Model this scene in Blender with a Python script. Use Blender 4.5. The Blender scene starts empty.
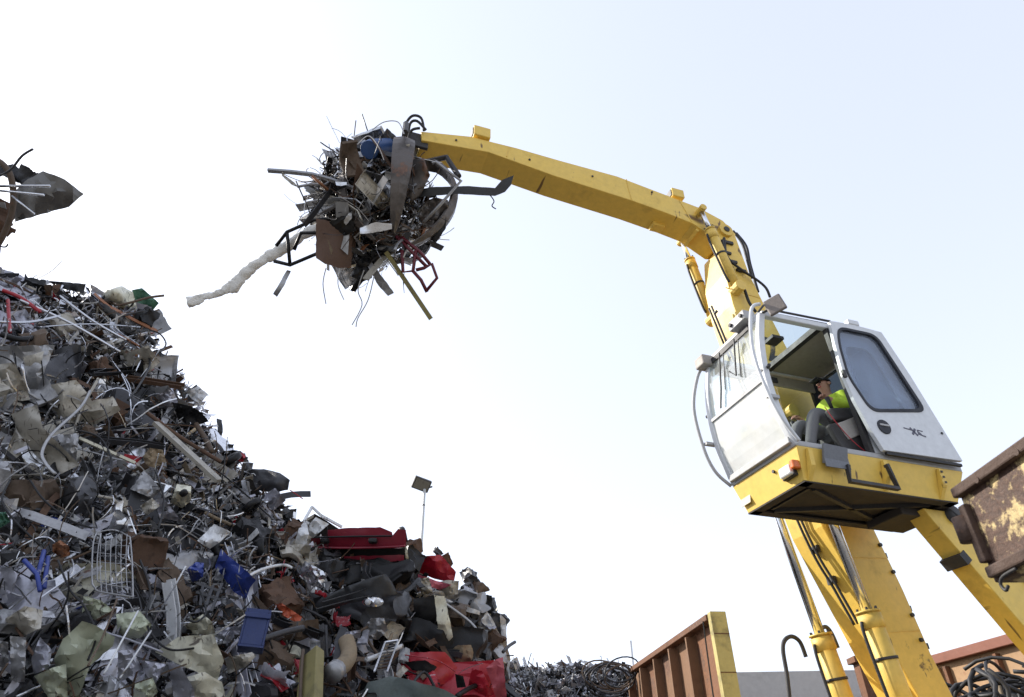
import bpy, math, random
from mathutils import Vector, Matrix, noise, geometry
R = math.radians
random.seed(7)
sc = bpy.context.scene
COL = sc.collection

# ------------------------------------------------------------------ camera
CAM = Vector((0, 0, 1.6)); F = 684.33; TH = 0.597; RO = -0.018
fw = Vector((0, math.cos(TH), math.sin(TH)))
up0 = Vector((0, -math.sin(TH), math.cos(TH))); rt0 = Vector((1, 0, 0))
rt = rt0*math.cos(RO)+up0*math.sin(RO); up = up0*math.cos(RO)-rt0*math.sin(RO)
cam = bpy.data.cameras.new('camera'); camo = bpy.data.objects.new('camera', cam); COL.objects.link(camo)
camo.matrix_world = Matrix(((rt.x, up.x, -fw.x, CAM.x), (rt.y, up.y, -fw.y, CAM.y), (rt.z, up.z, -fw.z, CAM.z), (0, 0, 0, 1)))
cam.sensor_width = 36; cam.lens = F/1024*36; cam.clip_end = 2000; cam.clip_start = 0.1
cam.dof.use_dof = True; cam.dof.focus_distance = 10.0; cam.dof.aperture_fstop = 2.8
sc.camera = camo
# ------------------------------------------------------------------ world, sun, exposure
SUN_DIR = Vector((-0.80, 0.36, 0.62)).normalized()
el = math.asin(SUN_DIR.z); az = math.atan2(SUN_DIR.x, SUN_DIR.y)
w = bpy.data.worlds.new('World'); sc.world = w; w.use_nodes = True
nt = w.node_tree; nt.nodes.clear()
sky = nt.nodes.new('ShaderNodeTexSky'); sky.sky_type = 'NISHITA'; sky.sun_disc = False
sky.sun_elevation = el; sky.sun_rotation = az; sky.air_density = 1.0; sky.dust_density = 1.5; sky.ozone_density = 3.0
bg = nt.nodes.new('ShaderNodeBackground'); bg.inputs[1].default_value = 0.15
wo = nt.nodes.new('ShaderNodeOutputWorld')
veil = nt.nodes.new('ShaderNodeMix'); veil.data_type = 'RGBA'; veil.inputs[0].default_value = .55      # thin high white cloud over the whole sky
veil.inputs[7].default_value = (2.98, 3.24, 3.98, 1)
hsv = nt.nodes.new('ShaderNodeHueSaturation'); hsv.inputs['Saturation'].default_value = .42; nt.links.new(sky.outputs[0], hsv.inputs['Color']); nt.links.new(hsv.outputs[0], veil.inputs[6]); nt.links.new(veil.outputs[2], bg.inputs[0]); nt.links.new(bg.outputs[0], wo.inputs[0])
sl = bpy.data.lights.new('sun', 'SUN'); sl.energy = 3.2; sl.angle = R(0.6); sl.color = (1, .94, .85)
so = bpy.data.objects.new('sun', sl); COL.objects.link(so); so.location = (-30, 20, 40)
so.rotation_euler = SUN_DIR.to_track_quat('Z', 'Y').to_euler()
sc.view_settings.view_transform = 'Standard'; sc.view_settings.look = 'None'
sc.view_settings.exposure = 1.15; sc.view_settings.gamma = 1

# ------------------------------------------------------------------ pixel helpers
def ray(px, py): return fw + rt*((px-512)/F) - up*((py-348.5)/F)
def at(px, py, t): return CAM + ray(px, py)*t                     # t = depth along the optical axis
def atr(px, py, rho):                                             # rho = horizontal distance
    d = ray(px, py); return CAM + d*(rho/math.hypot(d.x, d.y))
def pix(P):
    d = P-CAM; z = d.dot(fw); return 512+F*d.dot(rt)/z, 348.5-F*d.dot(up)/z
HN = Vector((.70, -.714)); HE = Vector((.714, .70)); HS = math.tan(R(55)); HD = 5.5
def ht(px, py):                                                   # depth of the heap's face at a pixel
    d = ray(px, py); c = -(d.x*HN.x+d.y*HN.y)
    return (1.6+HD*HS)/(HS*c-d.z)
def hp(px, py, out=0.0): return at(px, py, ht(px, py)-out)

# ------------------------------------------------------------------ materials
MATS = {}
def mat(name, col, rough=.5, metal=0., dirt=.35, rust=0., scale=6., dirtcol=(.035, .03, .026), rustcol=(.085, .042, .024), bump=.15, var=.25, spec=.5, coord='Object', scrape=0., scol=(.42, .42, .43)):
    if name in MATS: return MATS[name]
    m = bpy.data.materials.new(name); m.use_nodes = True; N = m.node_tree.nodes; L = m.node_tree.links
    b = N['Principled BSDF']; b.inputs['Metallic'].default_value = metal; b.inputs['Specular IOR Level'].default_value = spec
    tc = N.new('ShaderNodeTexCoord'); oi = N.new('ShaderNodeObjectInfo')
    ad = N.new('ShaderNodeVectorMath'); ad.operation = 'ADD'
    ms = N.new('ShaderNodeMath'); ms.operation = 'MULTIPLY'; ms.inputs[1].default_value = 37.
    L.new(oi.outputs['Random'], ms.inputs[0]); L.new(tc.outputs[coord], ad.inputs[0]); L.new(ms.outputs[0], ad.inputs[1])
    def nz(sc_, det=6, ro=.6):
        n = N.new('ShaderNodeTexNoise'); n.inputs['Scale'].default_value = sc_; n.inputs['Detail'].default_value = det; n.inputs['Roughness'].default_value = ro
        L.new(ad.outputs[0], n.inputs['Vector']); return n
    def ramp(src, a, c):
        r = N.new('ShaderNodeMapRange'); r.inputs[1].default_value = a; r.inputs[2].default_value = c; L.new(src, r.inputs[0]); return r.outputs[0]
    def mix(fac, a, c):
        x = N.new('ShaderNodeMix'); x.data_type = 'RGBA'
        if hasattr(fac, 'links'): L.new(fac, x.inputs[0])
        else: x.inputs[0].default_value = fac
        for i, s in ((6, a), (7, c)):
            if hasattr(s, 'links'): L.new(s, x.inputs[i])
            else: x.inputs[i].default_value = (*s, 1)
        return x.outputs[2]
    hv = N.new('ShaderNodeHueSaturation'); hv.inputs['Color'].default_value = (*col, 1)
    L.new(ramp(oi.outputs['Random'], 0, 1), hv.inputs['Value'])
    mr = hv.inputs['Value'].links[0].from_node; mr.inputs[3].default_value = 1-var; mr.inputs[4].default_value = 1+var
    c = hv.outputs[0]
    n1 = nz(scale); n2 = nz(scale*.45, 8, .7); n3 = nz(scale*6, 4)
    c = mix(ramp(n3.outputs[0], .3, .9), c, tuple(x*.8 for x in col))
    if dirt > 0:
        f_ = ramp(n1.outputs[0], .72-.35*dirt, .80); mm = N.new('ShaderNodeMath'); mm.operation = 'MULTIPLY'; mm.inputs[1].default_value = min(1, dirt*1.6)
        L.new(f_, mm.inputs[0]); c = mix(mm.outputs[0], c, dirtcol)
    if rust > 0:
        f_ = ramp(n2.outputs[0], .70-.35*rust, .74-.33*rust); c = mix(f_, c, mix(ramp(n3.outputs[0], .35, .65), rustcol, tuple(x*1.9 for x in rustcol)))
        if metal > 0:
            iv = N.new('ShaderNodeMath'); iv.operation = 'MULTIPLY_ADD'; iv.inputs[1].default_value = -metal; iv.inputs[2].default_value = metal
            L.new(f_, iv.inputs[0]); L.new(iv.outputs[0], b.inputs['Metallic'])
    if scrape > 0:
        for vec in ((3., 46., 9.), (38., 4., 12.)):
            vm = N.new('ShaderNodeVectorMath'); vm.operation = 'MULTIPLY'; vm.inputs[1].default_value = vec; L.new(ad.outputs[0], vm.inputs[0])
            ns = N.new('ShaderNodeTexNoise'); ns.inputs['Scale'].default_value = scale*.12; ns.inputs['Detail'].default_value = 3; L.new(vm.outputs[0], ns.inputs['Vector'])
            c = mix(ramp(ns.outputs[0], .70-.16*scrape, .74-.14*scrape), c, scol)
    L.new(c, b.inputs['Base Color'])
    rr = N.new('ShaderNodeMapRange'); rr.inputs[3].default_value = max(.05, rough-.15); rr.inputs[4].default_value = min(1, rough+.3)
    L.new(n1.outputs[0], rr.inputs[0]); L.new(rr.outputs[0], b.inputs['Roughness'])
    if bump > 0:
        bp = N.new('ShaderNodeBump'); bp.inputs['Strength'].default_value = bump; bp.inputs['Distance'].default_value = .02
        L.new(n3.outputs[0], bp.inputs['Height']); L.new(bp.outputs[0], b.inputs['Normal'])
    MATS[name] = m; return m
def glass(name, tint=(.9, .95, .95), refl=.9, base=.03, dust_glare=0., dcol=(.8, .8, .78)):
    m = bpy.data.materials.new(name); m.use_nodes = True; N = m.node_tree.nodes; L = m.node_tree.links; N.clear()
    o = N.new('ShaderNodeOutputMaterial'); t = N.new('ShaderNodeBsdfTransparent'); t.inputs[0].default_value = (*tint, 1)
    g = N.new('ShaderNodeBsdfGlossy'); g.inputs['Roughness'].default_value = .03; lw = N.new('ShaderNodeLayerWeight'); lw.inputs[0].default_value = .5; fr = N.new('ShaderNodeMath'); fr.operation = 'POWER'; fr.inputs[1].default_value = 4.; L.new(lw.outputs['Facing'], fr.inputs[0])
    mu = N.new('ShaderNodeMath'); mu.operation = 'MULTIPLY_ADD'; mu.inputs[1].default_value = refl; mu.inputs[2].default_value = base
    L.new(fr.outputs[0], mu.inputs[0])
    x = N.new('ShaderNodeMixShader'); L.new(mu.outputs[0], x.inputs[0]); L.new(t.outputs[0], x.inputs[1]); L.new(g.outputs[0], x.inputs[2]); L.new(x.outputs[0], o.inputs[0])
    if dust_glare:
        df_ = N.new('ShaderNodeBsdfDiffuse'); df_.inputs[0].default_value = (*dcol, 1); tl = N.new('ShaderNodeBsdfTranslucent'); tl.inputs[0].default_value = (*dcol, 1)
        a_ = N.new('ShaderNodeMixShader'); a_.inputs[0].default_value = .35; L.new(df_.outputs[0], a_.inputs[1]); L.new(tl.outputs[0], a_.inputs[2])
        nz_ = N.new('ShaderNodeTexNoise'); nz_.inputs['Scale'].default_value = 3; nz_.inputs['Detail'].default_value = 5; mr_ = N.new('ShaderNodeMapRange'); mr_.inputs[1].default_value = .3; mr_.inputs[2].default_value = .7; mr_.inputs[3].default_value = dust_glare*.75; mr_.inputs[4].default_value = dust_glare*1.2
        tc_ = N.new('ShaderNodeTexCoord'); L.new(tc_.outputs['Object'], nz_.inputs[0]); L.new(nz_.outputs[0], mr_.inputs[0])
        y_ = N.new('ShaderNodeMixShader'); L.new(mr_.outputs[0], y_.inputs[0]); L.new(x.outputs[0], y_.inputs[1]); L.new(a_.outputs[0], y_.inputs[2]); L.new(y_.outputs[0], o.inputs[0])
    return m
YEL = mat('crane_yellow', (.78, .53, .10), .42, dirt=.36, rust=.09, scale=2.2, var=0, dirtcol=(.20, .115, .03), rustcol=(.07, .042, .02), bump=.05, scrape=.12, scol=(.16, .09, .03))
YELW = mat('worn_yellow', (.74, .50, .10), .48, dirt=.42, rust=.16, scale=2.5, var=0, dirtcol=(.12, .07, .025), bump=.08)
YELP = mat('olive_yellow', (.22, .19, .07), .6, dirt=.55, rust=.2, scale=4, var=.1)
CABW = mat('cab_white', (.66, .68, .70), .35, dirt=.12, scale=2, var=0, bump=.01, dirtcol=(.35, .33, .3))
CABG = mat('cab_grey', (.40, .40, .40), .5, dirt=.25, scale=3, var=0, bump=.03)
LINER = mat('cab_liner', (.36, .32, .25), .8, dirt=.3, scale=3, var=0)
DARK = mat('dark_steel', (.035, .033, .033), .55, dirt=.3, scale=5, var=.2)
UNDER = mat('underside_brown', (.042, .035, .03), .8, dirt=.5, rust=.15, scale=3, var=0)
RUB = mat('black_rubber', (.018, .018, .02), .55, dirt=.2, scale=9, var=.3)
CHROME = mat('chrome_rod', (.75, .76, .78), .12, 1., dirt=.1, scale=8, var=0, bump=0)
GLS = glass('cab_glass'); GLD = glass('door_glass', (.72, .78, .86), 1.1, dust_glare=.22, dcol=(.55, .60, .70)); GLW = glass('dusty_windscreen', refl=1., base=.16, dust_glare=.16); GLL = glass('dusty_lower_windscreen', dust_glare=.82, dcol=(.92, .92, .90))  # pale blue film colour in the door glass stands for reflected sky
AMB = mat('amber_lens', (.75, .16, .02), .2, dirt=0, bump=0); LENS = mat('clear_lens', (.75, .76, .75), .15, .3, dirt=.1, bump=0)
SEAL = mat('window_seal', (.02, .022, .03), .6, dirt=.1, var=0)
RUST = mat('rusty_steel', (.17, .075, .035), .8, .1, dirt=.4, rust=.5, scale=3, bump=.4)
RUSTO = mat('orange_rust_sheet', (.19, .10, .05), .75, .0, dirt=.3, rust=.35, scale=1.5, bump=.25, var=.1)
PEEL = mat('peeling_cream_paint', (.55, .42, .2), .65, 0, dirt=.45, rust=.74, scale=7, rustcol=(.05, .027, .018), bump=.3, var=0)
CONC = mat('grey_concrete', (.52, .50, .47), .9, dirt=.45, scale=1.2, bump=.3, var=0, dirtcol=(.26, .245, .22))
GALV = mat('galvanised', (.5, .51, .52), .4, .6, dirt=.25, scale=5)
P = {}
for n, c, ro, me, di, ru in [
    ('grey', (.33, .33, .335), .34, .5, .45, .10), ('beige', (.40, .375, .32), .36, .15, .5, .1), ('sage', (.43, .46, .34), .35, .0, .5, .08),
    ('cream', (.58, .56, .44), .38, .0, .5, .1), ('charcoal', (.05, .05, .054), .33, .3, .4, .1), ('silver', (.66, .67, .70), .22, .9, .35, .05),
    ('white', (.6, .61, .62), .35, .0, .45, .05), ('rusty', (.10, .06, .04), .8, .1, .5, .3), ('blue', (.022, .045, .24), .35, .0, .4, .0),
    ('red', (.36, .018, .03), .35, .0, .35, .05), ('lilac grey', (.40, .40, .45), .3, .45, .45, .06), ('black', (.011, .011, .012), .4, .0, .2, .0),
    ('brown', (.11, .078, .055), .6, .0, .5, .2), ('green', (.05, .16, .10), .5, .0, .4, .0), ('copper', (.26, .11, .05), .45, .5, .4, .1), ('tan', (.22, .17, .11), .8, .0, .4, .0)]:
    P[n] = mat('scrap_'+n.replace(' ', '_'), c, ro, me, di, ru, 5., dirtcol=(.016, .014, .012), spec=.3 if n in ('black', 'charcoal', 'brown', 'rusty') else .5, scrape=.35 if n in ('sage', 'cream', 'beige', 'red', 'blue', 'grey', 'lilac grey', 'white') else 0., scol=(.10, .085, .07) if n in ('cream', 'white', 'sage', 'beige') else (.4, .4, .41))
SKIN = mat('skin', (.42, .22, .15), .55, dirt=0, bump=0, var=0); HIVIS = mat('hivis_fabric', (.44, .60, .04), .8, dirt=.15, scale=12, var=0)
TROU = mat('grey_trousers', (.17, .17, .175), .9, dirt=.2, scale=12, var=0); CAPM = mat('black_cap', (.012, .012, .014), .9, dirt=0, var=0)

# ------------------------------------------------------------------ mesh helpers
class MB:
    def __init__(s): s.v = []; s.f = []; s.m = []
    def add(s, vs, fs, mi=0):
        o = len(s.v); s.v += [tuple(x) for x in vs]; s.f += [tuple(i+o for i in q) for q in fs]; s.m += [mi]*len(fs); return s
    def box(s, c, d, M=None, mi=0, taper=1.):
        c = Vector(c); vs = []
        for z in (-1, 1):
            k = taper if z > 0 else 1.
            for x, y in ((-1, -1), (1, -1), (1, 1), (-1, 1)):
                p = Vector((x*d[0]/2*k, y*d[1]/2*k, z*d[2]/2)); vs.append(c+(M@p if M else p))
        return s.add(vs, [(3, 2, 1, 0), (4, 5, 6, 7), (0, 1, 5, 4), (1, 2, 6, 5), (2, 3, 7, 6), (3, 0, 4, 7)], mi)
    def prism(s, poly, y0, y1, mi=0):                             # polygon in x,z extruded along y
        n = len(poly); vs = [(x, y0, z) for x, z in poly]+[(x, y1, z) for x, z in poly]
        return s.add(vs, [tuple(range(n)), tuple(range(2*n-1, n-1, -1))]+[((i+1) % n, i, i+n, (i+1) % n+n) for i in range(n)], mi)
    def tube(s, path, r, n=7, mi=0, flat=1., upv=None):
        path = [Vector(p) for p in path]; k = len(path); rs = r if isinstance(r, (list, tuple)) else [r]*k
        a = None; vs = []
        for i, p in enumerate(path):
            t = (path[min(i+1, k-1)]-path[max(i-1, 0)]); t = t.normalized() if t.length > 1e-9 else Vector((0, 0, 1))
            if a is None:
                a = Vector(upv) if upv else (Vector((0, 0, 1)) if abs(t.z) < .9 else Vector((1, 0, 0)))
            a = (a-t*a.dot(t)); a = a.normalized() if a.length > 1e-6 else t.orthogonal().normalized(); b = t.cross(a)
            for j in range(n):
                an = 2*math.pi*(j+.5)/n; vs.append(p+(a*math.cos(an)*flat+b*math.sin(an))*rs[i])
        fs = [(i*n+j, i*n+(j+1) % n, (i+1)*n+(j+1) % n, (i+1)*n+j) for i in range(k-1) for j in range(n)]
        fs += [tuple(range(n-1, -1, -1)), tuple(range((k-1)*n, k*n))]
        return s.add(vs, fs, mi)
    def bar(s, path, wd, th, upv, mi=0):                          # rectangular section: th along upv, wd across
        path = [Vector(p) for p in path]; k = len(path); vs = []; upv = Vector(upv)
        for i, p in enumerate(path):
            t = (path[min(i+1, k-1)]-path[max(i-1, 0)]).normalized(); a = (upv-t*upv.dot(t)).normalized(); b = t.cross(a)
            for x, y in ((-1, -1), (1, -1), (1, 1), (-1, 1)): vs.append(p+b*(x*wd/2)+a*(y*th/2))
        fs = [(i*4+j, i*4+(j+1) % 4, (i+1)*4+(j+1) % 4, (i+1)*4+j) for i in range(k-1) for j in range(4)]
        fs += [(3, 2, 1, 0), tuple(range((k-1)*4, k*4))]
        return s.add(vs, fs, mi)
    def build(s, name, mats, parent=None, smooth=False, bevel=0., loc=None, sharp=None):
        me = bpy.data.meshes.new(name); me.from_pydata(s.v, [], s.f)
        for m in (mats if isinstance(mats, (list, tuple)) else [mats]): me.materials.append(m)
        if any(s.m): me.polygons.foreach_set('material_index', s.m)
        if smooth:
            me.polygons.foreach_set('use_smooth', [True]*len(s.f))
        me.update()
        if sharp: me.polygons.foreach_set('use_smooth', [True]*len(s.f)); me.set_sharp_from_angle(angle=R(sharp))
        o = bpy.data.objects.new(name, me); COL.objects.link(o)
        if parent: o.parent = parent
        if loc is not None:
            me.transform(Matrix.Translation(-Vector(loc))); o.location = loc
        if bevel:
            b = o.modifiers.new('bevel', 'BEVEL'); b.width = bevel; b.segments = 2; b.limit_method = 'ANGLE'
        return o
def recentre(o):
    c = sum((Vector(p) for p in o.bound_box), Vector())/8
    o.data.transform(Matrix.Translation(-c)); o.location = c; return o
def tag(o, label, cat, group=None, kind=None):
    if label: o['label'] = label
    if cat: o['category'] = cat
    if group: o['group'] = group
    if kind: o['kind'] = kind
    return o
def empty(name, loc=(0, 0, 0), rz=0):
    o = bpy.data.objects.new(name, None); COL.objects.link(o); o.location = loc; o.rotation_euler = (0, 0, rz); o.empty_display_size = .2; return o
def smooth_path(pts, n=6):
    pts = [Vector(p) for p in pts]; out = []
    for i in range(len(pts)-1):
        p0 = pts[max(i-1, 0)]; p1 = pts[i]; p2 = pts[i+1]; p3 = pts[min(i+2, len(pts)-1)]
        for k in range(n):
            t = k/n
            out.append(.5*((2*p1)+(p2-p0)*t+(2*p0-5*p1+4*p2-p3)*t*t+(3*p1-p0-3*p2+p3)*t**3))
    out.append(pts[-1]); return out
def inside(p, poly):
    c = False; j = len(poly)-1
    for i in range(len(poly)):
        xi, yi = poly[i]; xj, yj = poly[j]
        if (yi > p[1]) != (yj > p[1]) and p[0] < (xj-xi)*(p[1]-yi)/(yj-yi)+xi: c = not c
        j = i
    return c
def N3(p, s=1., o=0.): return noise.noise(Vector((p[0]*s+o, p[1]*s-o, (p[2] if len(p) > 2 else 0)*s+o*.7)))

# a crumpled plate whose outline is given in the photo, set at its own depth with tilt, folds and thickness
def plate(name, poly, m, depth=None, out=.12, a=0., b=0., crump=.05, thick=.02, parent=None, fine=6, seed=None, jag=.6, smooth=False, gloss=None):
    rnd = random.Random(seed if seed is not None else hash((round(poly[0][0]), round(poly[0][1]))))
    cx = sum(p[0] for p in poly)/len(poly); cy = sum(p[1] for p in poly)/len(poly)
    size = max(max(p[0] for p in poly)-min(p[0] for p in poly), max(p[1] for p in poly)-min(p[1] for p in poly)); st = max(size/(fine*1.9), 1.0)
    t0 = depth if depth else ht(cx, cy)-out-.12
    bd = []
    for i, p in enumerate(poly):
        q = poly[(i+1) % len(poly)]; d = math.hypot(q[0]-p[0], q[1]-p[1]); k = max(1, int(d/st))
        for j in range(k):
            jj = jag*min(1, st/6) if j else 0
            bd.append(Vector((p[0]+(q[0]-p[0])*j/k+rnd.uniform(-jj, jj), p[1]+(q[1]-p[1])*j/k+rnd.uniform(-jj, jj))))
    vs = list(bd); x = min(p[0] for p in poly)
    bt = [(p.x, p.y) for p in bd]
    while x < max(p[0] for p in poly):
        y = min(p[1] for p in poly)
        while y < max(p[1] for p in poly):
            q = (x+rnd.uniform(-.3, .3)*st, y+rnd.uniform(-.3, .3)*st)
            if inside(q, bt) and min((Vector(q)-e).length for e in bd) > st*.35: vs.append(Vector(q))
            y += st
        x += st
    n = len(bd)
    r = geometry.delaunay_2d_cdt(vs, [], [list(range(n))], 1, 1e-5)
    V2, FS = r[0], r[2]
    folds = []
    for k in range(3):
        an = rnd.uniform(0, math.pi); folds.append((math.cos(an), math.sin(an), rnd.uniform(-.3, .3)*size, rnd.uniform(.3, 1)*crump))
    sd = rnd.uniform(0, 99); mpp = t0/F
    def depth_at(p):
        dx, dy = p[0]-cx, p[1]-cy
        d = a*dx+b*dy
        for fx, fy, fo, am in folds: d += abs(dx*fx+dy*fy-fo)/size*am*1.6
        d += crump*.9*N3((dx/size*2.2, dy/size*2.2, sd))+crump*.35*N3((dx/size*6, dy/size*6, sd+5))+crump*.22*abs(N3((dx/size*11, dy/size*11, sd+9)))
        return t0+d
    top = [at(p.x, p.y, depth_at(p)) for p in V2]
    bot = [q+(q-CAM).normalized()*thick for q in top]
    k = len(top); faces = [tuple(q) for q in FS]
    cnt = {}
    for q in faces:
        for i in range(len(q)):
            e = (q[i], q[(i+1) % len(q)]); cnt[e] = 1
    fs = list(faces)+[tuple(i+k for i in reversed(q)) for q in faces]
    for (i, j) in list(cnt):
        if (j, i) not in cnt: fs.append((j, i, i+k, j+k))
    mb = MB().add(top+bot, fs)
    o = mb.build(name, m, parent, smooth, sharp=None if smooth else 32)
    if not parent: recentre(o)
    return o
def pxpath(pts, out=.15, depth=None):
    return [at(p[0], p[1], (p[2] if len(p) > 2 else 0)+(depth if depth else ht(p[0], p[1])-out-.12)) for p in pts]
def rod(name, pts, rpx, m, out=.15, depth=None, n=7, curve=True, parent=None, flat=1.):
    path = pxpath(pts, out, depth); r = rpx*(path[0]-CAM).dot(fw)/F
    o = MB().tube(smooth_path(path, 5) if curve and len(path) > 2 else path, r, n, flat=flat).build(name, m, parent, n > 5)
    if not parent: recentre(o)
    return o
def cbox(c, d, M=None, amp=.05, n=5, seed=0, mb=None):            # crumpled box
    mb = mb or MB(); c = Vector(c)
    for ax in range(3):
        for sg in (-1, 1):
            u, v = [(1, 2), (2, 0), (0, 1)][ax]; vs = []
            for i in range(n+1):
                for j in range(n+1):
                    p = Vector((0, 0, 0)); p[ax] = sg*.5; p[u] = i/n-.5; p[v] = j/n-.5
                    q = Vector((p.x*d[0], p.y*d[1], p.z*d[2]))
                    q += Vector((N3(q, 2.2, seed), N3(q, 2.2, seed+11), N3(q, 2.2, seed+23)))*amp*2
                    q += Vector((N3(q, 6, seed), N3(q, 6, seed+11), N3(q, 6, seed+23)))*amp*.8
                    vs.append(c+(M@q if M else q))
            fs = [(i*(n+1)+j, (i+1)*(n+1)+j, (i+1)*(n+1)+j+1, i*(n+1)+j+1) for i in range(n) for j in range(n)]
            if sg < 0: fs = [q[::-1] for q in fs]
            mb.add(vs, fs)
    return mb
#PART2
# ------------------------------------------------------------------ ground and walls
g = MB().add([(-600, -600, 0), (600, -600, 0), (600, 600, 0), (-600, 600, 0)], [(0, 1, 2, 3)]).build('ground', mat('yard_dirt', (.20, .185, .16), .9, dirt=.4, scale=.6, var=0, bump=.4, dirtcol=(.14, .125, .11)))
tag(g, 'grey dirt floor of the scrapyard', 'ground', kind='structure')
# back wall of concrete, cast in bays with a capping
wl = empty('concrete_wall', (9, 18.6, 0)); tag(wl, 'long grey concrete yard wall behind the crane boom', 'wall')
x = -8.
while x < 18:
    MB().box((x+1.98, 0, 2.2), (3.96, .3, 4.40)).build('wall_bay', CONC, wl, bevel=.01); x += 4.

# ------------------------------------------------------------------ the material handler
YAW = 3.484; ZC = 4.584
cr = empty('material_handler', (2.811, 6.194, 0), YAW)
tag(cr, 'yellow scrap handling crane with raised white cab and bent boom', 'crane')
def LP(l): return (l[0], l[1], l[2]+ZC)
def part(mb, name, m, parent=None, smooth=False, bevel=0.):
    for i in range(len(mb.v)): mb.v[i] = (mb.v[i][0], mb.v[i][1], mb.v[i][2]+ZC)
    return mb.build(name, m, parent or cr, smooth, bevel)
CX = Vector((math.cos(YAW), math.sin(YAW), 0)); CY = Vector((-math.sin(YAW), math.cos(YAW), 0)); CT = Vector((2.811, 6.194, ZC))
def loc_pl(px, py, y):                                            # photo point on a plane of the crane -> crane coordinates
    d = ray(px, py); o = CAM-CT; t = (y-o.dot(CY))/d.dot(CY); q = o+d*t; return (q.dot(CX), y, q.z)
def loc_t(px, py, t):
    q = at(px, py, t)-CT; return (q.dot(CX), q.dot(CY), q.z)
# boom
front = [(-.90, 4.12), (-.80, 3.5), (-.80, 2.95), (-.96, 1.6), (-1.29, -.25), (-1.70, -1.38), (-1.93, -2.0), (-2.1, -2.5)]
rear = [(-1.16, 4.42), (-1.23, 3.6), (-1.34, 3.1), (-1.80, 1.3), (-2.07, -.24), (-2.21, -.91), (-2.31, -1.6), (-2.55, -2.5)]
boom = part(MB().prism(front+rear[::-1], -1.82, -1.28), 'boom', YEL, bevel=.012)
# weld plates, clamps and hoses of the boom
hz = lambda pts, y, r, nm='hose', m=RUB, n=6: part(MB().tube(smooth_path([(p[0], y if len(p) < 3 else p[2], p[1]) for p in pts], 6), r, n), nm, m, boom, True)
def hpx(pts, y, r, m=RUB, nm='hose'): return part(MB().tube(smooth_path([loc_pl(p[0], p[1], y if len(p) < 3 else p[2]) for p in pts], 6), r, 6), nm, m, boom, True)
hpx([(722, 240), (728, 258), (742, 270), (757, 280), (766, 288), (770, 297)], -1.22, .02)
hpx([(724, 238), (727, 262), (733, 268)], -1.25, .022)
hpx([(738, 285), (744, 289), (749, 302), (756, 312)], -1.2, .022)
hpx([(733, 231), (742, 243), (748, 262), (752, 278)], -1.5, .024)
hpx([(736, 233), (746, 246), (750, 264), (758, 292)], -1.62, .024)
hpx([(772, 300), (764, 305), (757, 314)], -.6, .015)
for p, d in [((728, 243), .05), ((732, 262), .045), ((726, 253), .04), ((741, 271), .045)]:
    l = loc_pl(*p, -1.27); part(MB().box(l, (.16, .05, d)), 'clamp', DARK, boom)
for p in [(716, 312), (880, 545), (893, 572), (912, 615), (921, 640)]:
    l = loc_pl(*p, -1.27); part(MB().tube([(l[0], -1.29, l[2]), (l[0], -1.25, l[2])], .022, 8), 'bolt', DARK, boom)
for z_, x_ in [(1.2, -1.75), (.1, -2.0), (-.5, -2.12), (-1.1, -2.23), (-1.5, -2.30)]:
    part(MB().box((x_-.04, -1.4, z_), (.09, .12, .06)), 'hose_clamp', DARK, boom)
part(MB().tube(smooth_path([(-1.72, -1.42, 1.9), (-1.98, -1.4, .5), (-2.15, -1.4, -.4), (-2.36, -1.4, -1.5), (-2.5, -1.4, -2.2)]), .022, 6), 'hose', RUB, boom, True)
# hoses down the lit front of the boom
for y in (-1.50, -1.56):
    part(MB().tube(smooth_path([(-.60, y, 3.0), (-.87, y, 1.6), (-1.24, y, -.25), (-1.43, y+.05, -.9), (-1.53, y+.1, -1.3)]), .016, 6), 'hose', RUB, boom, True)
for z_, x_ in [(-.45, -1.34), (-.8, -1.46)]: part(MB().box((x_+.01, -1.53, z_), (.04, .12, .08)), 'hose_clamp', DARK, boom)
# lettering on the near side of the boom, seen through the cab
def letters(txt, size, x, z, y, rot):
    cu = bpy.data.curves.new('lettering', 'FONT'); cu.body = txt; cu.size = size; cu.extrude = .003; cu.offset = .012
    o = bpy.data.objects.new('tmp', cu); COL.objects.link(o); dg = bpy.context.evaluated_depsgraph_get()
    me = bpy.data.meshes.new_from_object(o.evaluated_get(dg)); bpy.data.objects.remove(o)
    M = Matrix.Translation((x, y, z+ZC)) @ Matrix.Rotation(math.pi, 4, 'Z') @ Matrix.Rotation(math.pi/2, 4, 'X') @ Matrix.Rotation(rot, 4, 'Z')
    me.transform(M); me.materials.clear(); me.materials.append(DARK)
    t = bpy.data.objects.new('lettering', me); COL.objects.link(t); t.parent = boom; return t
l = loc_pl(795, 423, -1.275); letters('G', .52, l[0]+.17, l[2]-.2, -1.274, R(14))
l = loc_pl(776, 350, -1.275); letters('2', .52, l[0]+.17, l[2]-.2, -1.274, R(14))
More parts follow.
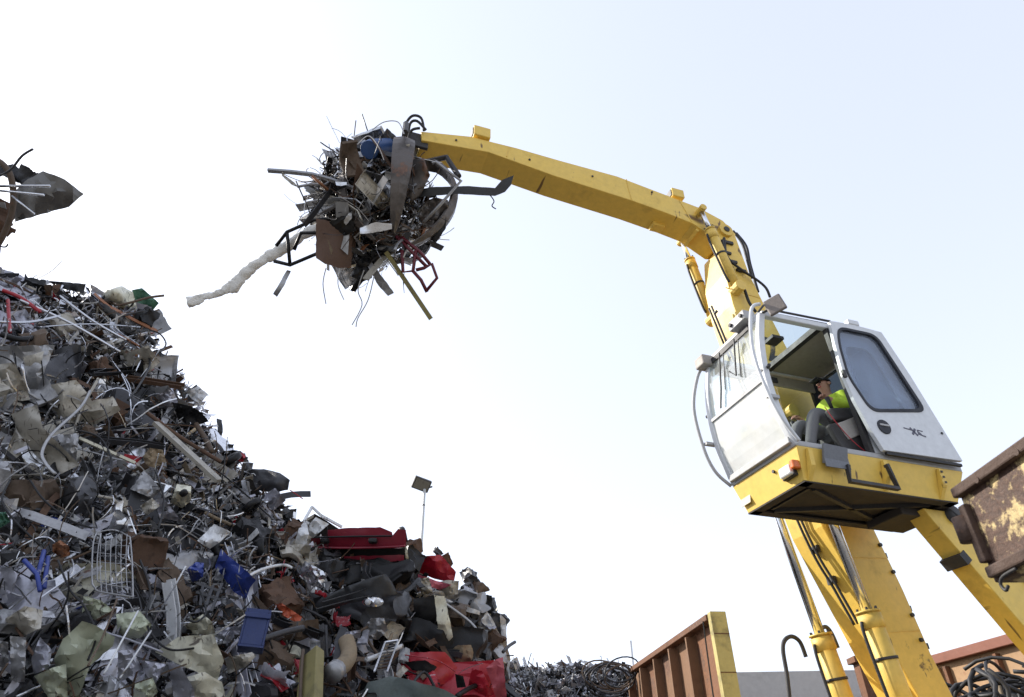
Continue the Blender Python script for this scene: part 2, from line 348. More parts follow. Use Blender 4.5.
# stick
top = [(3.80, 4.86), (3.1, 5.03), (2.4, 5.05), (1.73, 5.03), (.77, 5.02), (.08, 4.91), (-.61, 4.80), (-1.02, 4.64), (-1.20, 4.40)]
bot = [(-1.05, 4.18), (-.86, 4.14), (-.44, 4.40), (-.01, 4.48), (.57, 4.56), (1.82, 4.66), (2.82, 4.80), (3.78, 4.68)]
stick = part(MB().prism(top+bot, -1.72, -1.30), 'stick', YEL, bevel=.01)
part(MB().box((-.55, -1.51, 4.36), (.05, .36, .16), Matrix.Rotation(R(-35), 3, 'Y')), 'gusset_plate', YEL, stick)
for (px, py, s) in [(481, 134, .2), (676, 194, .17)]:
    l = loc_pl(px, py, -1.34)
    bx = part(MB().box((l[0], -1.37, l[2]-.03), (s*1.25, s*1.1, s)), 'lamp_box', YEL, stick, bevel=.012)
    part(MB().box((l[0]+s*.64, -1.37, l[2]-.03), (.02, s*.8, s*.7)), 'lamp_lens', DARK, bx)
l = loc_pl(657, 228, -1.6); part(MB().box((l[0], -1.6, l[2]+.03), (.2, .16, .09)), 'bracket', YEL, stick, bevel=.01)
# weld seams, drip ribs and grease nipples
for x_ in (2.75, 1.75, .5, -.35):
    zt_ = 5.05-.12*abs(x_-1.9)/2 if x_ > .3 else 4.88
for (xa, za, xb, zb2) in [(2.55, 4.80, 2.50, 5.03), (.58, 4.58, .62, 5.0), (-.42, 4.43, -.28, 4.84)]:
    part(MB().bar([(xa, -1.297, za), (xb, -1.297, zb2)], .016, .008, (0, 1, 0)), 'weld_seam', YELW, stick)
for x_ in (3.3, 2.2, 1.2, .2): part(MB().tube([(x_, -1.297, 4.86), (x_, -1.285, 4.86)], .016, 8), 'grease_nipple', DARK, stick)
for (xa, za, xb, zb2) in [(-.71, 3.2, -1.33, 3.15), (-1.05, 1.0, -1.87, 1.0), (-1.42, -.6, -2.13, -.55), (-1.72, -1.4, -2.28, -1.35)]:
    part(MB().bar([(xa-.02, -1.277, za), (xb+.02, -1.277, zb2)], .016, .008, (0, 1, 0)), 'weld_seam', YELW, boom)
for y in (-1.29, -1.73):                                          # elbow pin bosses
    pb = part(MB().tube([(-1.0, y-.04, 4.4), (-1.0, y+.04, 4.4)], .12, 18), 'pivot_pin', YELW, stick, False, .01); part(MB().tube([(-1.0, y-.055, 4.4), (-1.0, y+.055, 4.4)], .05, 12), 'pin_end', DARK, stick)
# cylinders
def cylinder(a, b, k, r, y, nm):
    a = Vector(a); b = Vector(b); d = (b-a).normalized(); j = a+(b-a)*k
    c = part(MB().tube([b, j], r, 16).tube([j, j+d*-.02], r*1.18, 16).tube([j+d*.16, j+d*.02], r*1.13, 16), nm, YELW, None, True)
    part(MB().tube([a, j], r*.52, 14), 'rod', CHROME, c, True)
    part(MB().tube([a-Vector((0, .09, 0)), a+Vector((0, .09, 0))], r*.75, 14), 'rod_eye', YELW, c, False, .008)
    part(MB().tube([b-Vector((0, .10, 0)), b+Vector((0, .10, 0))], r*1.15, 14), 'base_eye', YELW, c, False, .008)
    s = Vector((r*1.2, .0, 0))
    part(MB().tube(smooth_path([j+d*.1+s, j+d*.3+s*1.2, b-d*.25+s*1.2, b-d*.1+s]), .018, 6), 'oil_pipe', RUB, c, True)
    part(MB().tube([j+d*.45, j+d*.48], r*1.1, 16), 'pipe_clamp', DARK, c, True)
    for q in range(6):
        an = q*math.pi/3; u = d.orthogonal().normalized(); v = d.cross(u)
        p = j-d*.02+(u*math.cos(an)+v*math.sin(an))*r*.95; part(MB().tube([p, p-d*.03], .014, 6), 'bolt', DARK, c)
    return c
cylinder((-.57, -1.22, 4.64), (-.88, -1.22, 3.17), .27, .075, -1.22, 'stick_cylinder')
cylinder((-.66, -1.92, 4.66), (-.93, -1.92, 3.14), .27, .075, -1.92, 'stick_cylinder')
cylinder((-1.2, -1.2, 1.2), (-1.68, -1.2, -2.6), .64, .115, -1.2, 'lift_cylinder')
cylinder((-1.1, -1.93, 1.2), (-1.63, -1.93, -2.6), .665, .115, -1.93, 'lift_cylinder')
# cab arm
arm = part(MB().prism([(-1.72, -.36), (-1.80, -.50), (-2.64, -1.72), (-3.2, -2.55), (-3.75, -2.55), (-3.1, -1.25), (-2.62, -.72), (-2.42, -.64), (-2.28, -.56), (-2.18, -.36)], -.50, -.26), 'cab_arm', YEL, bevel=.01)
part(MB().box((-2.05, -.38, -.86), (.10, .26, .12), Matrix.Rotation(R(35), 3, 'Y')), 'pad', DARK, arm)
part(MB().tube([(-2.1, -.22, -.40), (-2.1, -.55, -.40)], .1, 14), 'pivot_pin', DARK, arm, True)
part(MB().tube(smooth_path([(-2.0, -.235, -.3), (-2.35, -.225, -.62), (-2.75, -.235, -1.0), (-3.2, -.235, -1.8)]), .02, 6), 'hose', RUB, arm, True)
# upper carriage, slew ring and crawler tracks, below the picture
hs = part(MB().prism([(-1.1, -2.55), (-4.2, -2.4), (-4.6, -2.6), (-4.6, -3.4), (-1.1, -3.4)], -2.7, -.2), 'upper_carriage', YELW, bevel=.04)
part(MB().tube([(-2.6, -1.5, -3.72), (-2.6, -1.5, -3.38)], .75, 32), 'slew_ring', DARK)
part(MB().box((-2.6, -1.5, -4.0), (2.4, 1.7, .56)), 'undercarriage', YELW, bevel=.04)
for y in (-2.75, -.25):
    tr = []
    for k in range(28):
        an = 2*math.pi*k/28; tr.append((-2.6+(1.5 if math.cos(an) > 0 else -1.5)+.42*math.cos(an), -4.15+.43*math.sin(an)))
    t = part(MB().prism(tr, y-.27, y+.27), 'crawler_track', DARK, bevel=.02)
    for k in range(20):
        part(MB().box((-4.1+k*.158, y, -3.70), (.1, .52, .05)), 'track_shoe', DARK, t)
# hooked hand rails on the carriage
def rail(pts, y): return part(MB().tube(smooth_path([loc_pl(p[0], p[1], y) for p in pts], 6), .025, 8), 'hand_rail', CABG, None, True)
a = loc_pl(793, 720, -2.3)
part(MB().tube(smooth_path([(a[0]-.08, -2.3, -2.55), a, loc_pl(787, 675, -2.3), loc_pl(783, 650, -2.3), loc_pl(785, 640, -2.3), loc_pl(792, 636.5, -2.3), loc_pl(800, 642, -2.3), loc_pl(806, 657, -2.3)], 6), .025, 8), 'hand_rail', DARK, None, True)
part(MB().tube(smooth_path([(-1.6, -2.15, -2.55), loc_pl(833, 690, -2.15), loc_pl(824, 650, -2.15), loc_pl(821, 631, -2.15), loc_pl(826, 627, -2.15), loc_pl(832, 634, -2.15), loc_pl(838, 648, -2.15)], 6), .025, 8), 'hand_rail', DARK, None, True)

# ---- cab
pil = [(-.03, 1.66), (.075, 1.27), (.125, .85), (.10, .46), (.02, .14), (-.03, .03)]
def ring(mb, outer, inner, y0, y1, n=56):
    cx = sum(p[0] for p in inner)/len(inner); cz = sum(p[1] for p in inner)/len(inner)
    def hit(poly, an):
        dx, dz = math.cos(an), math.sin(an); best = None
        for i in range(len(poly)):
            ax, az_ = poly[i]; bx, bz = poly[(i+1) % len(poly)]; ex, ez = bx-ax, bz-az_
            den = dx*ez-dz*ex
            if abs(den) < 1e-9: continue
            t = ((ax-cx)*ez-(az_-cz)*ex)/den; u = ((ax-cx)*dz-(az_-cz)*dx)/den
            if t > 0 and -1e-6 <= u <= 1+1e-6 and (best is None or t > best): best = t
        return (cx+dx*best, cz+dz*best)
    ans = [2*math.pi*k/n for k in range(n)]
    for poly in (outer,):
        for p in poly: ans.append(math.atan2(p[1]-cz, p[0]-cx) % (2*math.pi))
    ans = sorted(ans); n = len(ans)
    O = [hit(outer, a) for a in ans]; I = [hit(inner, a) for a in ans]
    vs = [(p[0], y0, p[1]) for p in O]+[(p[0], y0, p[1]) for p in I]+[(p[0], y1, p[1]) for p in O]+[(p[0], y1, p[1]) for p in I]
    fs = []
    for i in range(n):
        j = (i+1) % n
        fs += [(i, j, n+j, n+i), (2*n+j, 2*n+i, 3*n+i, 3*n+j), (j, i, 2*n+i, 2*n+j), (n+i, n+j, 3*n+j, 3*n+i)]
    return mb.add(vs, fs)
def rounded(poly, r=.12, n=5):
    out = []
    k = len(poly)
    for i in range(k):
        p = Vector(poly[i]); a = Vector(poly[i-1]); b = Vector(poly[(i+1) % k]); da = (a-p); db = (b-p)
        ra = min(r, da.length*.45); rb = min(r, db.length*.45); s = p+da.normalized()*ra; e = p+db.normalized()*rb
        for q in range(n+1):
            t = q/n; c = s*(1-t)**2+p*2*t*(1-t)+e*t*t; out.append((c.x, c.y))
    return out
cab = MB()
for y in (-.035, -1.065):
    cab.bar(smooth_path([(p[0], y, p[1]) for p in pil], 5), .075, .07, (0, 1, 0))
    cab.bar([(-.03, y, 1.665), (-1.68, y, 1.69)], .07, .075, (0, 1, 0))
    cab.bar([(-1.68, y, 1.70), (-2.13, y, .05)], .075, .065, (0, 1, 0))
cab.bar([(-.035, -.05, 1.655), (-.035, -1.05, 1.655)], .06, .10, (0, 0, 1))
cab.bar([(-1.68, -.05, 1.68), (-1.68, -1.05, 1.68)], .06, .08, (0, 0, 1))
cabf = part(cab, 'cab_frame', CABW, None, False, .012)
part(MB().box((-1.08, -.55, .035), (2.18, 1.096, .06)), 'cab_sill', CABG, cabf, bevel=.01)
part(MB().bar([(-.93, -.035, 1.66), (-.98, -.035, .06)], .05, .06, (0, 1, 0)), 'door_post', DARK, cabf)
# rear quarter panel with window (near and far), rear wall
rq = [(-1.0, 1.63), (-1.64, 1.64), (-2.06, .07), (-1.02, .07)]
rw = rounded([(-1.10, 1.45), (-1.48, 1.46), (-1.72, .62), (-1.10, .60)], .12)
for y0, y1 in ((-.012, -.05),):
    q = part(ring(MB(), rq, rw, y0, y1), 'quarter_panel', CABW, cabf)
    part(MB().prism(rw, (y0+y1)/2-.004, (y0+y1)/2+.004), 'quarter_window', GLD, cabf)
part(MB().bar([(-2.06, -.55, .07), (-1.90, -.55, .66)], 1.0, .03, (-1, 0, -.28)), 'rear_panel', CABW, cabf)
part(MB().bar([(-1.90, -.55, .66), (-1.64, -.55, 1.64)], 1.0, .008, (-1, 0, -.28)), 'rear_window', glass('tinted_glass', (.25, .28, .3)), cabf)
part(MB().prism([(-1.50, 1.62), (-1.64, 1.64), (-2.06, .07), (-.97, .07), (-.97, .55), (-1.55, .58)], -1.088, -1.05), 'quarter_panel', DARK, cabf); part(MB().prism([(-.965, 1.62), (-1.495, 1.62), (-1.545, .585), (-.965, .555)], -1.070, -1.062), 'quarter_window', GLS, cabf)
# far-side window and low panel
part(MB().prism([(-.02, .09), (-.96, .09), (-.96, .30), (.03, .30)], -1.085, -1.05), 'side_panel', LINER, cabf)
part(MB().prism([(.03, .30), (.085, .5), (.10, .85), (.05, 1.27), (-.05, 1.62), (-.93, 1.62), (-.96, .30)], -1.070, -1.062), 'side_window', GLS, cabf)
part(MB().box((-.80, -1.045, 1.54), (1.5, .03, .16)), 'header_trim', LINER, cabf, bevel=.01)
part(MB().box((-.75, -1.02, 1.53), (.42, .02, .07)), 'radio_vent', DARK, cabf)
# roof: liner at the back, skylight at the front
roof = part(MB().box((-1.28, -.55, 1.705), (.80, 1.0, .05)), 'roof', CABG, cabf, bevel=.01)
part(MB().box((-1.28, -.55, 1.672), (.76, .94, .012)), 'roof_liner', LINER, roof)
part(MB().box((-.46, -.55, 1.70), (.78, 1.0, .008)), 'skylight', GLS, roof)
for x in (-.87,): part(MB().box((x, -.55, 1.69), (.07, 1.0, .07)), 'roof_rib', DARK, roof)
part(MB().box((-.50, -.42, 1.66), (.16, .16, .04)), 'roof_latch', DARK, roof)
part(MB().tube([(-.1, .0, 1.735), (-1.0, .0, 1.76)], .014, 7), 'roof_rail', DARK, roof)
part(MB().tube([(-.1, -.06, 1.735), (-1.0, -.06, 1.76)], .014, 7), 'roof_rail', DARK, roof)
# front: visor, top plate with bolts
fp = part(MB().box((.02, -.30, 1.73), (.16, .30, .12)), 'front_bracket', CABG, cabf, bevel=.01)
for y in (-.2, -.4): part(MB().tube([(.09, y, 1.73), (.125, y, 1.73)], .025, 8), 'bolt', DARK, fp)
part(MB().box((.05, -1.06, 1.62), (.20, .18, .14)), 'marker_box', mat('grey_tan', (.34, .31, .28), .6, var=0), cabf, bevel=.015)
part(MB().box((.005, -.62, 1.60), (.05, .80, .07)), 'blind_roll', DARK, cabf)
# windscreen in two panes, bent at a crossbar
def pane(z0, z1, nm, n=5):
    zs = [z0+(z1-z0)*i/n for i in range(n+1)]
    def fx(z):
        for (x0, a), (x1, b) in zip(pil, pil[1:]):
            if b <= z <= a: return x1+(x0-x1)*(z-b)/(a-b)+.022
        return .0
    vs = []; 
    for z in zs: vs += [(fx(z), -.075, z), (fx(z), -1.025, z), (fx(z)-.006, -.075, z), (fx(z)-.006, -1.025, z)]
    fs = []
    for i in range(n):
        o = i*4; p = o+4
        fs += [(o, p, p+1, o+1), (o+2, o+3, p+3, p+2), (o, o+2, p+2, p), (o+1, p+1, p+3, o+3)]
    fs += [(0, 1, 3, 2), (n*4, n*4+2, n*4+3, n*4+1)]
    return part(MB().add(vs, fs), nm, GLW if z0 > .5 else GLL, cabf)
pane(.79, 1.60, 'windscreen'); pane(.10, .765, 'lower_windscreen')  # white film in the lower pane imitates glare on the glass
part(MB().bar([(.145, -.07, .778), (.145, -1.03, .778)], .03, .035, (0, 0, 1)), 'windscreen_bar', CABG, cabf)
part(MB().bar([(.02, -.03, .075), (.02, -1.07, .075)], .07, .07, (0, 0, 1)), 'front_sill', CABG, cabf, bevel=.008)
for y0, y1 in ((-.72, -.80), (-.42, -.52)):
    wv = part(MB().tube([(.09, y0, 1.55), (.16, y0-.02, 1.05), (.175, y1, .82 if y0 < -.6 else 1.15)], .010, 6), 'wiper', RUB, cabf)
    part(MB().tube([(.085, y0+.06, 1.5), (.16, y0+.05, 1.0)], .007, 5), 'wiper_arm', RUB, cabf)
# hand rails bowed round the front
part(MB().tube(smooth_path([(.02, .045, 1.74), (.16, .045, 1.62), (.28, .045, 1.07), (.235, .045, .6), (.14, .045, .28), (-.02, .03, .04)], 6), .02, 8), 'grab_rail', CABW, cabf, True)
part(MB().tube(smooth_path([(.02, -1.14, 1.64), (.14, -1.16, 1.45), (.27, -1.17, 1.0), (.24, -1.17, .5), (.15, -1.16, .2), (.0, -1.12, .02)], 6), .02, 8), 'grab_rail', CABG, cabf, True)
for y, s in ((.02, 1), (-1.13, -1)): 
    part(MB().box((.16, y, .52), (.14, .05, .035)), 'rail_bracket', CABG, cabf); part(MB().tube([(.1, y-.02*s, .9), (.12, y+.03*s, .9)], .02, 8), 'bolt', DARK, cabf)
part(MB().tube([(.1, -.035, .02+.85), (.17, -.035, .87)], .018, 8), 'bolt', DARK, cabf)
# mirror
mp = loc_pl(775, 305, .16)
part(MB().box(mp, (.04, .20, .22), Matrix.Rotation(R(35), 3, 'Z') @ Matrix.Rotation(R(12), 3, 'X')), 'mirror', mat('mirror_back', (.20, .17, .15), .5, var=0), cabf, bevel=.015)
part(MB().tube([(-.03, -.02, 1.66), (mp[0]-.02, mp[1]-.06, mp[2]+.02), mp], .014, 6), 'mirror_arm', DARK, cabf)
# door, slid back over the rear half
do = [(-.92, 1.70), (-1.26, 1.72), (-1.67, 1.70), (-1.86, 1.13), (-2.13, .09), (-1.05, .065), (-.96, .31), (-.88, .64), (-.845, .94), (-.875, 1.38)]
dw = rounded([(-1.0, 1.62), (-1.55, 1.625), (-1.86, .66), (-1.06, .53), (-.90, .94), (-.93, 1.38)], .12)
door = part(ring(MB(), do, dw, .03, .075), 'door', CABW, None, False, .006)
cxw = sum(p[0] for p in dw)/len(dw); czw = sum(p[1] for p in dw)/len(dw)
dwo = [(cxw+(p[0]-cxw)*1.035, czw+(p[1]-czw)*1.03) for p in dw]; dwi = [(cxw+(p[0]-cxw)*.95, czw+(p[1]-czw)*.965) for p in dw]
part(ring(MB(), dwo, dwi, .022, .084), 'window_seal', SEAL, door)
part(MB().prism(dwi, .048, .056), 'window_pane', GLD, door)
part(MB().tube([(-1.16, .07, .35), (-1.16, .088, .35)], .085, 20), 'door_handle', SEAL, door, False, .006)
part(MB().box((-1.16, .092, .365), (.12, .012, .02)), 'latch_lever', CABG, door)
em = MB()
for x0, z0, x1, z1, wd in [(-1.44, .385, -1.55, .372, .012), (-1.53, .40, -1.61, .315, .022), (-1.60, .395, -1.54, .32, .026), (-1.63, .385, -1.63, .33, .016), (-1.63, .385, -1.70, .38, .010), (-1.64, .335, -1.72, .318, .014), (-1.64, .36, -1.67, .335, .012)]:
    em.bar([(x0, .0775, z0), (x1, .0775, z1)], wd, .003, (0, 1, 0))
part(em, 'emblem', mat('emblem_grey', (.10, .10, .14), .5, var=0), door)
part(MB().box((-1.27, .05, 1.75), (.16, .07, .07)), 'hinge', CABW, door, bevel=.012)
part(MB().box((-.845, .085, .95), (.04, .03, .09)), 'latch', DARK, door)
part(MB().tube([(-1.98, .075, .40), (-1.98, .085, .40)], .014, 8), 'bolt', DARK, door)
part(MB().box((-1.6, .05, .045), (1.02, .03, .03)), 'door_gasket', RUB, door)
# yellow floor pan
tp = [(0, 0), (-2.17, 0), (-2.17, -1.1), (0, -1.1)]; bt = [(-.06, -.085), (-2.03, -.085), (-2.03, -1.01), (-.06, -1.01)]
vs = [(x, y, .004) for x, y in tp]+[(x, y, -.33) for x, y in bt]+[(x*.985-.015, y*.97-.016, .004) for x, y in tp]+[(x*.98-.02, y*.965-.018, -.33) for x, y in bt]
fs = []
for i in range(4):
    j = (i+1) % 4; fs += [(i, j, 4+j, 4+i), (8+j, 8+i, 12+i, 12+j), (4+i, 4+j, 12+j, 12+i), (j, i, 8+i, 8+j)]
pan = part(MB().add(vs, fs), 'floor_pan', YEL, None, False, .006)
ub = part(MB().prism([(-.09, -.30), (-2.0, -.30), (-2.0, -.285), (-.09, -.285)], -.99, -.11), 'belly_plate', UNDER, pan)
for p, q in (((-.06, -.085), (-2.03, -.085)), ((-2.03, -.085), (-2.03, -1.01)), ((-2.03, -1.01), (-.06, -1.01)), ((-.06, -1.01), (-.06, -.085))):
    a = Vector((p[0], p[1], -.334)); b = Vector((q[0], q[1], -.334)); ctr = Vector((-1.04, -.55, -.334)); n_ = (ctr-(a+b)/2).normalized()
    part(MB().bar([a+n_*.055, b+n_*.055], .11, .016, (0, 0, 1)), 'belly_rim', UNDER, pan)
for a, b in (((-.3, -.25), (-1.8, -.88)), ((-.3, -.88), (-1.8, -.25))):
    part(MB().bar([(a[0], a[1], -.318), (b[0], b[1], -.318)], .045, .05, (0, 0, 1)), 'cross_brace', DARK, pan)
part(MB().bar([(-.25, -.25, -.316), (-.25, -.85, -.316)], .03, .03, (0, 0, 1)), 'cross_brace', DARK, pan)
part(MB().box((-1.75, -.6, -.37), (.5, .5, .09)), 'arm_mount', UNDER, pan, bevel=.01)
for x in (-.10, -1.04, -1.78):
    part(MB().add([(x, .002, -.02), (x, .03, -.03), (x, -.075, -.325), (x, -.085, -.328), (x-.05, .002, -.02), (x-.05, .03, -.03), (x-.05, .02, -.2), (x-.05, -.085, -.328), (x, .02, -.2)], [(0, 1, 8, 2, 3), (7, 6, 5, 4), (0, 4, 5, 1), (1, 5, 6, 8), (8, 6, 7, 3, 2), (3, 7, 4, 0)]), 'gusset', YEL, pan)
part(MB().bar([(-.27, .035, -.06), (-.56, .035, -.075)], .03, .20, (0, .3, 1)), 'step_plate', mat('slate_plate', (.16, .17, .19), .5, var=0), pan, bevel=.004)
part(MB().box((-.42, .03, -.13), (.30, .012, .14)), 'step_plate', MATS['slate_plate'], pan)
part(MB().bar([(-.53, .04, -.16), (-.50, .04, -.33), (-1.10, .04, -.34), (-1.05, .04, -.08)], .035, .05, (0, 1, 0)), 'step_bar', DARK, pan)
for z in (-.06, -.12, -.18): part(MB().box((-1.80, .04, z), (.025, .006, .022)), 'bolt_hole', DARK, pan)
part(MB().box((.005, -.085, -.17), (.09, .06, .09)), 'indicator_light', AMB, pan, bevel=.015)
part(MB().box((.0, -.22, -.19), (.08, .17, .11)), 'head_light', LENS, pan, bevel=.02)
part(MB().box((-.03, -.22, -.19), (.06, .19, .13)), 'light_housing', DARK, pan, bevel=.01)
part(MB().tube([(-.02, -.42, -.10), (.0, -.42, -.10)], .018, 8), 'bolt', DARK, pan)
part(MB().box((-.026, -.96, -.21), (.006, .16, .09), Matrix.Rotation(R(-10), 3, 'Y')), 'sticker', mat('pale_sticker', (.6, .55, .4), .6, var=0), pan)
# seat, console, joystick
seat = part(MB().box((-1.18, -.50, .44), (.52, .46, .12)), 'operator_seat', DARK, None, False, .04)
part(MB().box((-1.46, -.50, .78), (.13, .44, .62), Matrix.Rotation(R(-12), 3, 'Y')), 'seat_back', DARK, seat, bevel=.05)
part(MB().box((-1.15, -.5, .22), (.36, .34, .32)), 'seat_base', DARK, seat, bevel=.02)
for y in (-.20, -.80):
    part(MB().box((-.98, y, .60), (.46, .12, .16), Matrix.Rotation(R(10), 3, 'Y')), 'armrest', DARK, seat, bevel=.03)
    part(MB().tube([(-.83, y, .66), (-.80, y, .80)], [.018, .028], 8), 'joystick', RUB, seat, True)
part(MB().box((-.93, -.125, .40), (.30, .02, .20), Matrix.Rotation(R(25), 3, 'Y')), 'console_cover', mat('console_grey', (.36, .34, .31), .6, var=0), seat, bevel=.01)
part(MB().box((-1.0, -.17, .30), (.62, .08, .44), Matrix.Rotation(R(18), 3, 'Y')), 'console', DARK, seat, bevel=.03)
part(MB().tube(smooth_path([(-.62, -.1, .60), (-.7, -.09, .42), (-.85, -.09, .22), (-1.0, -.09, .10)]), .005, 6), 'red_cable', P['red'], seat, True)
part(MB().tube([(.0, -.35, .1), (-.05, -.38, .45), (.0, -.6, .52)], .012, 6), 'pedal_bar', RUB, seat)
for y in (-.4, -.6): part(MB().box((-.12, y, .14), (.16, .1, .03), Matrix.Rotation(R(-30), 3, 'Y')), 'pedal', RUB, seat)

# ------------------------------------------------------------------ the operator
def skinned(name, chains, m, parent=None, sub=2):
    """chains: list of lists of (point, radius); the first point of later chains may reuse a point of an earlier one"""
    vs = []; rs = []; es = []; idx = {}
    for ch in chains:
        prev = None
        for p, r in ch:
            k = tuple(round(c, 4) for c in p)
            if k not in idx: idx[k] = len(vs); vs.append(p); rs.append(r)
            i = idx[k]
            if prev is not None and prev != i: es.append((prev, i))
            prev = i
    me = bpy.data.meshes.new(name); me.from_pydata(vs, es, []); me.materials.append(m)
    o = bpy.data.objects.new(name, me); COL.objects.link(o)
    if parent: o.parent = parent
    sm = o.modifiers.new('skin', 'SKIN'); sm.use_smooth_shade = True
    if not me.skin_vertices:
        bpy.context.view_layer.objects.active = o
    for i, r in enumerate(rs):
        q = r if isinstance(r, tuple) else (r, r)
        me.skin_vertices[0].data[i].radius = q; me.skin_vertices[0].data[i].use_root = (i == 0)
    s = o.modifiers.new('sub', 'SUBSURF'); s.levels = sub; s.render_levels = sub
    return o
pe = empty('person', cr.location+CX*-1.15+CY*-.5+Vector((0, 0, ZC+.5)), YAW)
pe.rotation_euler = (0, R(-7), YAW); pe.scale = (.98, .98, .98); tag(pe, 'person in yellow-green high-visibility jacket, dark cap and grey trousers seated in the cab', 'person')
# coordinates relative to the pelvis, x forward, y to the person's left
pel = (0, 0, .08); ch = (.01, 0, .34); nk = (.05, 0, .55); hd = (.11, .01, .68); ht_ = (.115, .01, .76)
Lsh = (.02, .19, .47); Lel = (.10, .27, .24); Lwr = (.29, .22, .335); Rsh = (.02, -.19, .47); Rel = (.08, -.27, .24); Rwr = (.30, -.26, .30)
def hand(w_, d):
    w_ = Vector(w_); ch_ = []
    kn = w_+Vector((.07, 0, .012)); 
    for k in range(4):
        b = kn+Vector((.0+.004*(k in (1, 2)), (k-1.5)*.019, 0)); L_ = (.030, .034, .032, .026)[k]
        ch_.append([(tuple(kn-Vector((.03, 0, 0))), .024), (tuple(b), .010), (tuple(b+Vector((L_, 0, -.006))), .009), (tuple(b+Vector((L_*1.1, 0, -.036))), .008)])
    th = w_+Vector((.03, d*-.03, .0)); ch_.append([(tuple(kn-Vector((.03, 0, 0))), .024), (tuple(th), .012), (tuple(th+Vector((.035, d*-.008, -.01))), .010), (tuple(th+Vector((.055, d*.006, -.02))), .008)])
    return [[(tuple(w_), .026), (tuple(kn-Vector((.03, 0, 0))), (.03, .022))]]+ch_
body = skinned('body', [[(pel, .11), ((0, 0, .2), .105), (ch, (.13, .11)), ((.03, 0, .48), .08), (nk, .05), ((.085, 0, .61), .055), (hd, (.075, .085)), (ht_, .06)],
    [(ch, (.13, .11)), (Lsh, .05), (Lel, .04), (Lwr, .026)], [(ch, (.13, .11)), (Rsh, .05), (Rel, .04), (Rwr, .026)],
    [(pel, .11), ((.06, .11, .06), .08), ((.46, .14, .14), .055), ((.58, .14, -.32), .04), ((.60, .14, -.38), .035), ((.72, .15, -.40), .03)],
    [(pel, .11), ((.06, -.11, .06), .08), ((.46, -.15, .12), .055), ((.58, -.16, -.32), .04), ((.60, -.16, -.38), .035), ((.72, -.17, -.40), .03)]]
    + hand(Lwr, 1)+hand(Rwr, -1), SKIN, pe)
fc = hd
for s in (-1, 1):
    MB().tube([(fc[0]+.066, fc[1]+s*.028, fc[2]+.018), (fc[0]+.075, fc[1]+s*.028, fc[2]+.018)], .011, 8).build('eye', CAPM, pe, True)
    MB().tube([(fc[0]-.01, fc[1]+s*.078, fc[2]), (fc[0]-.005, fc[1]+s*.092, fc[2]+.005)], [.026, .02], 8).build('ear', SKIN, pe, True)
MB().tube([(fc[0]+.068, fc[1], fc[2]+.02), (fc[0]+.095, fc[1], fc[2]-.012), (fc[0]+.07, fc[1], fc[2]-.018)], [.008, .014, .01], 8).build('nose', SKIN, pe, True)
MB().tube([(fc[0]+.068, fc[1]-.025, fc[2]-.042), (fc[0]+.076, fc[1], fc[2]-.04), (fc[0]+.068, fc[1]+.025, fc[2]-.042)], .006, 6).build('mouth', P['red'], pe, True)
skinned('jacket', [[((0, 0, .02), .15), ((0, 0, .2), .145), (ch, (.165, .15)), ((.03, 0, .48), .105), ((.045, 0, .545), .068)], [(ch, (.165, .15)), (Lsh, .085), (Lel, .068), ((.26, .228, .32), .048)], [(ch, (.165, .15)), (Rsh, .085), (Rel, .068), ((.27, -.262, .29), .048)]], HIVIS, pe)
for z_, r0 in ((.14, .160), (.27, .166)): MB().tube([(r0*math.cos(a_*.3142)+.003, r0*1.02*math.sin(a_*.3142), z_) for a_ in range(21)], .014, 5).build('reflective_band', mat('reflective_grey', (.55, .56, .56), .4, var=0), pe, True)
skinned('trousers', [[((-.02, 0, .04), .145), ((.06, .11, .06), .105), ((.46, .14, .14), .085), ((.575, .14, -.28), .062), ((.59, .14, -.35), .06)], [((-.02, 0, .04), .145), ((.06, -.11, .06), .105), ((.46, -.15, .12), .085), ((.575, -.16, -.28), .062), ((.59, -.16, -.35), .06)]], TROU, pe)
for s in (1, -1): skinned('boot', [[((.60, .15*s, -.33), .05), ((.605, .15*s, -.40), .052), ((.68, .155*s, -.415), .045), ((.76, .16*s, -.42), .036)]], RUB, pe)
cp = MB(); k = 12
for i in range(5):
    a_ = i/4*math.pi/2
    for j in range(k): cp.v.append((fc[0]-.005+.092*math.cos(a_)*math.cos(2*math.pi*j/k), fc[1]+.084*math.cos(a_)*math.sin(2*math.pi*j/k), fc[2]+.04+.075*math.sin(a_)))
for i in range(4):
    for j in range(k): cp.f.append((i*k+j, i*k+(j+1) % k, (i+1)*k+(j+1) % k, (i+1)*k+j)); cp.m.append(0)
cp.box((fc[0]+.11, fc[1], fc[2]+.045), (.09, .13, .012)); cp.build('cap', CAPM, pe, True)
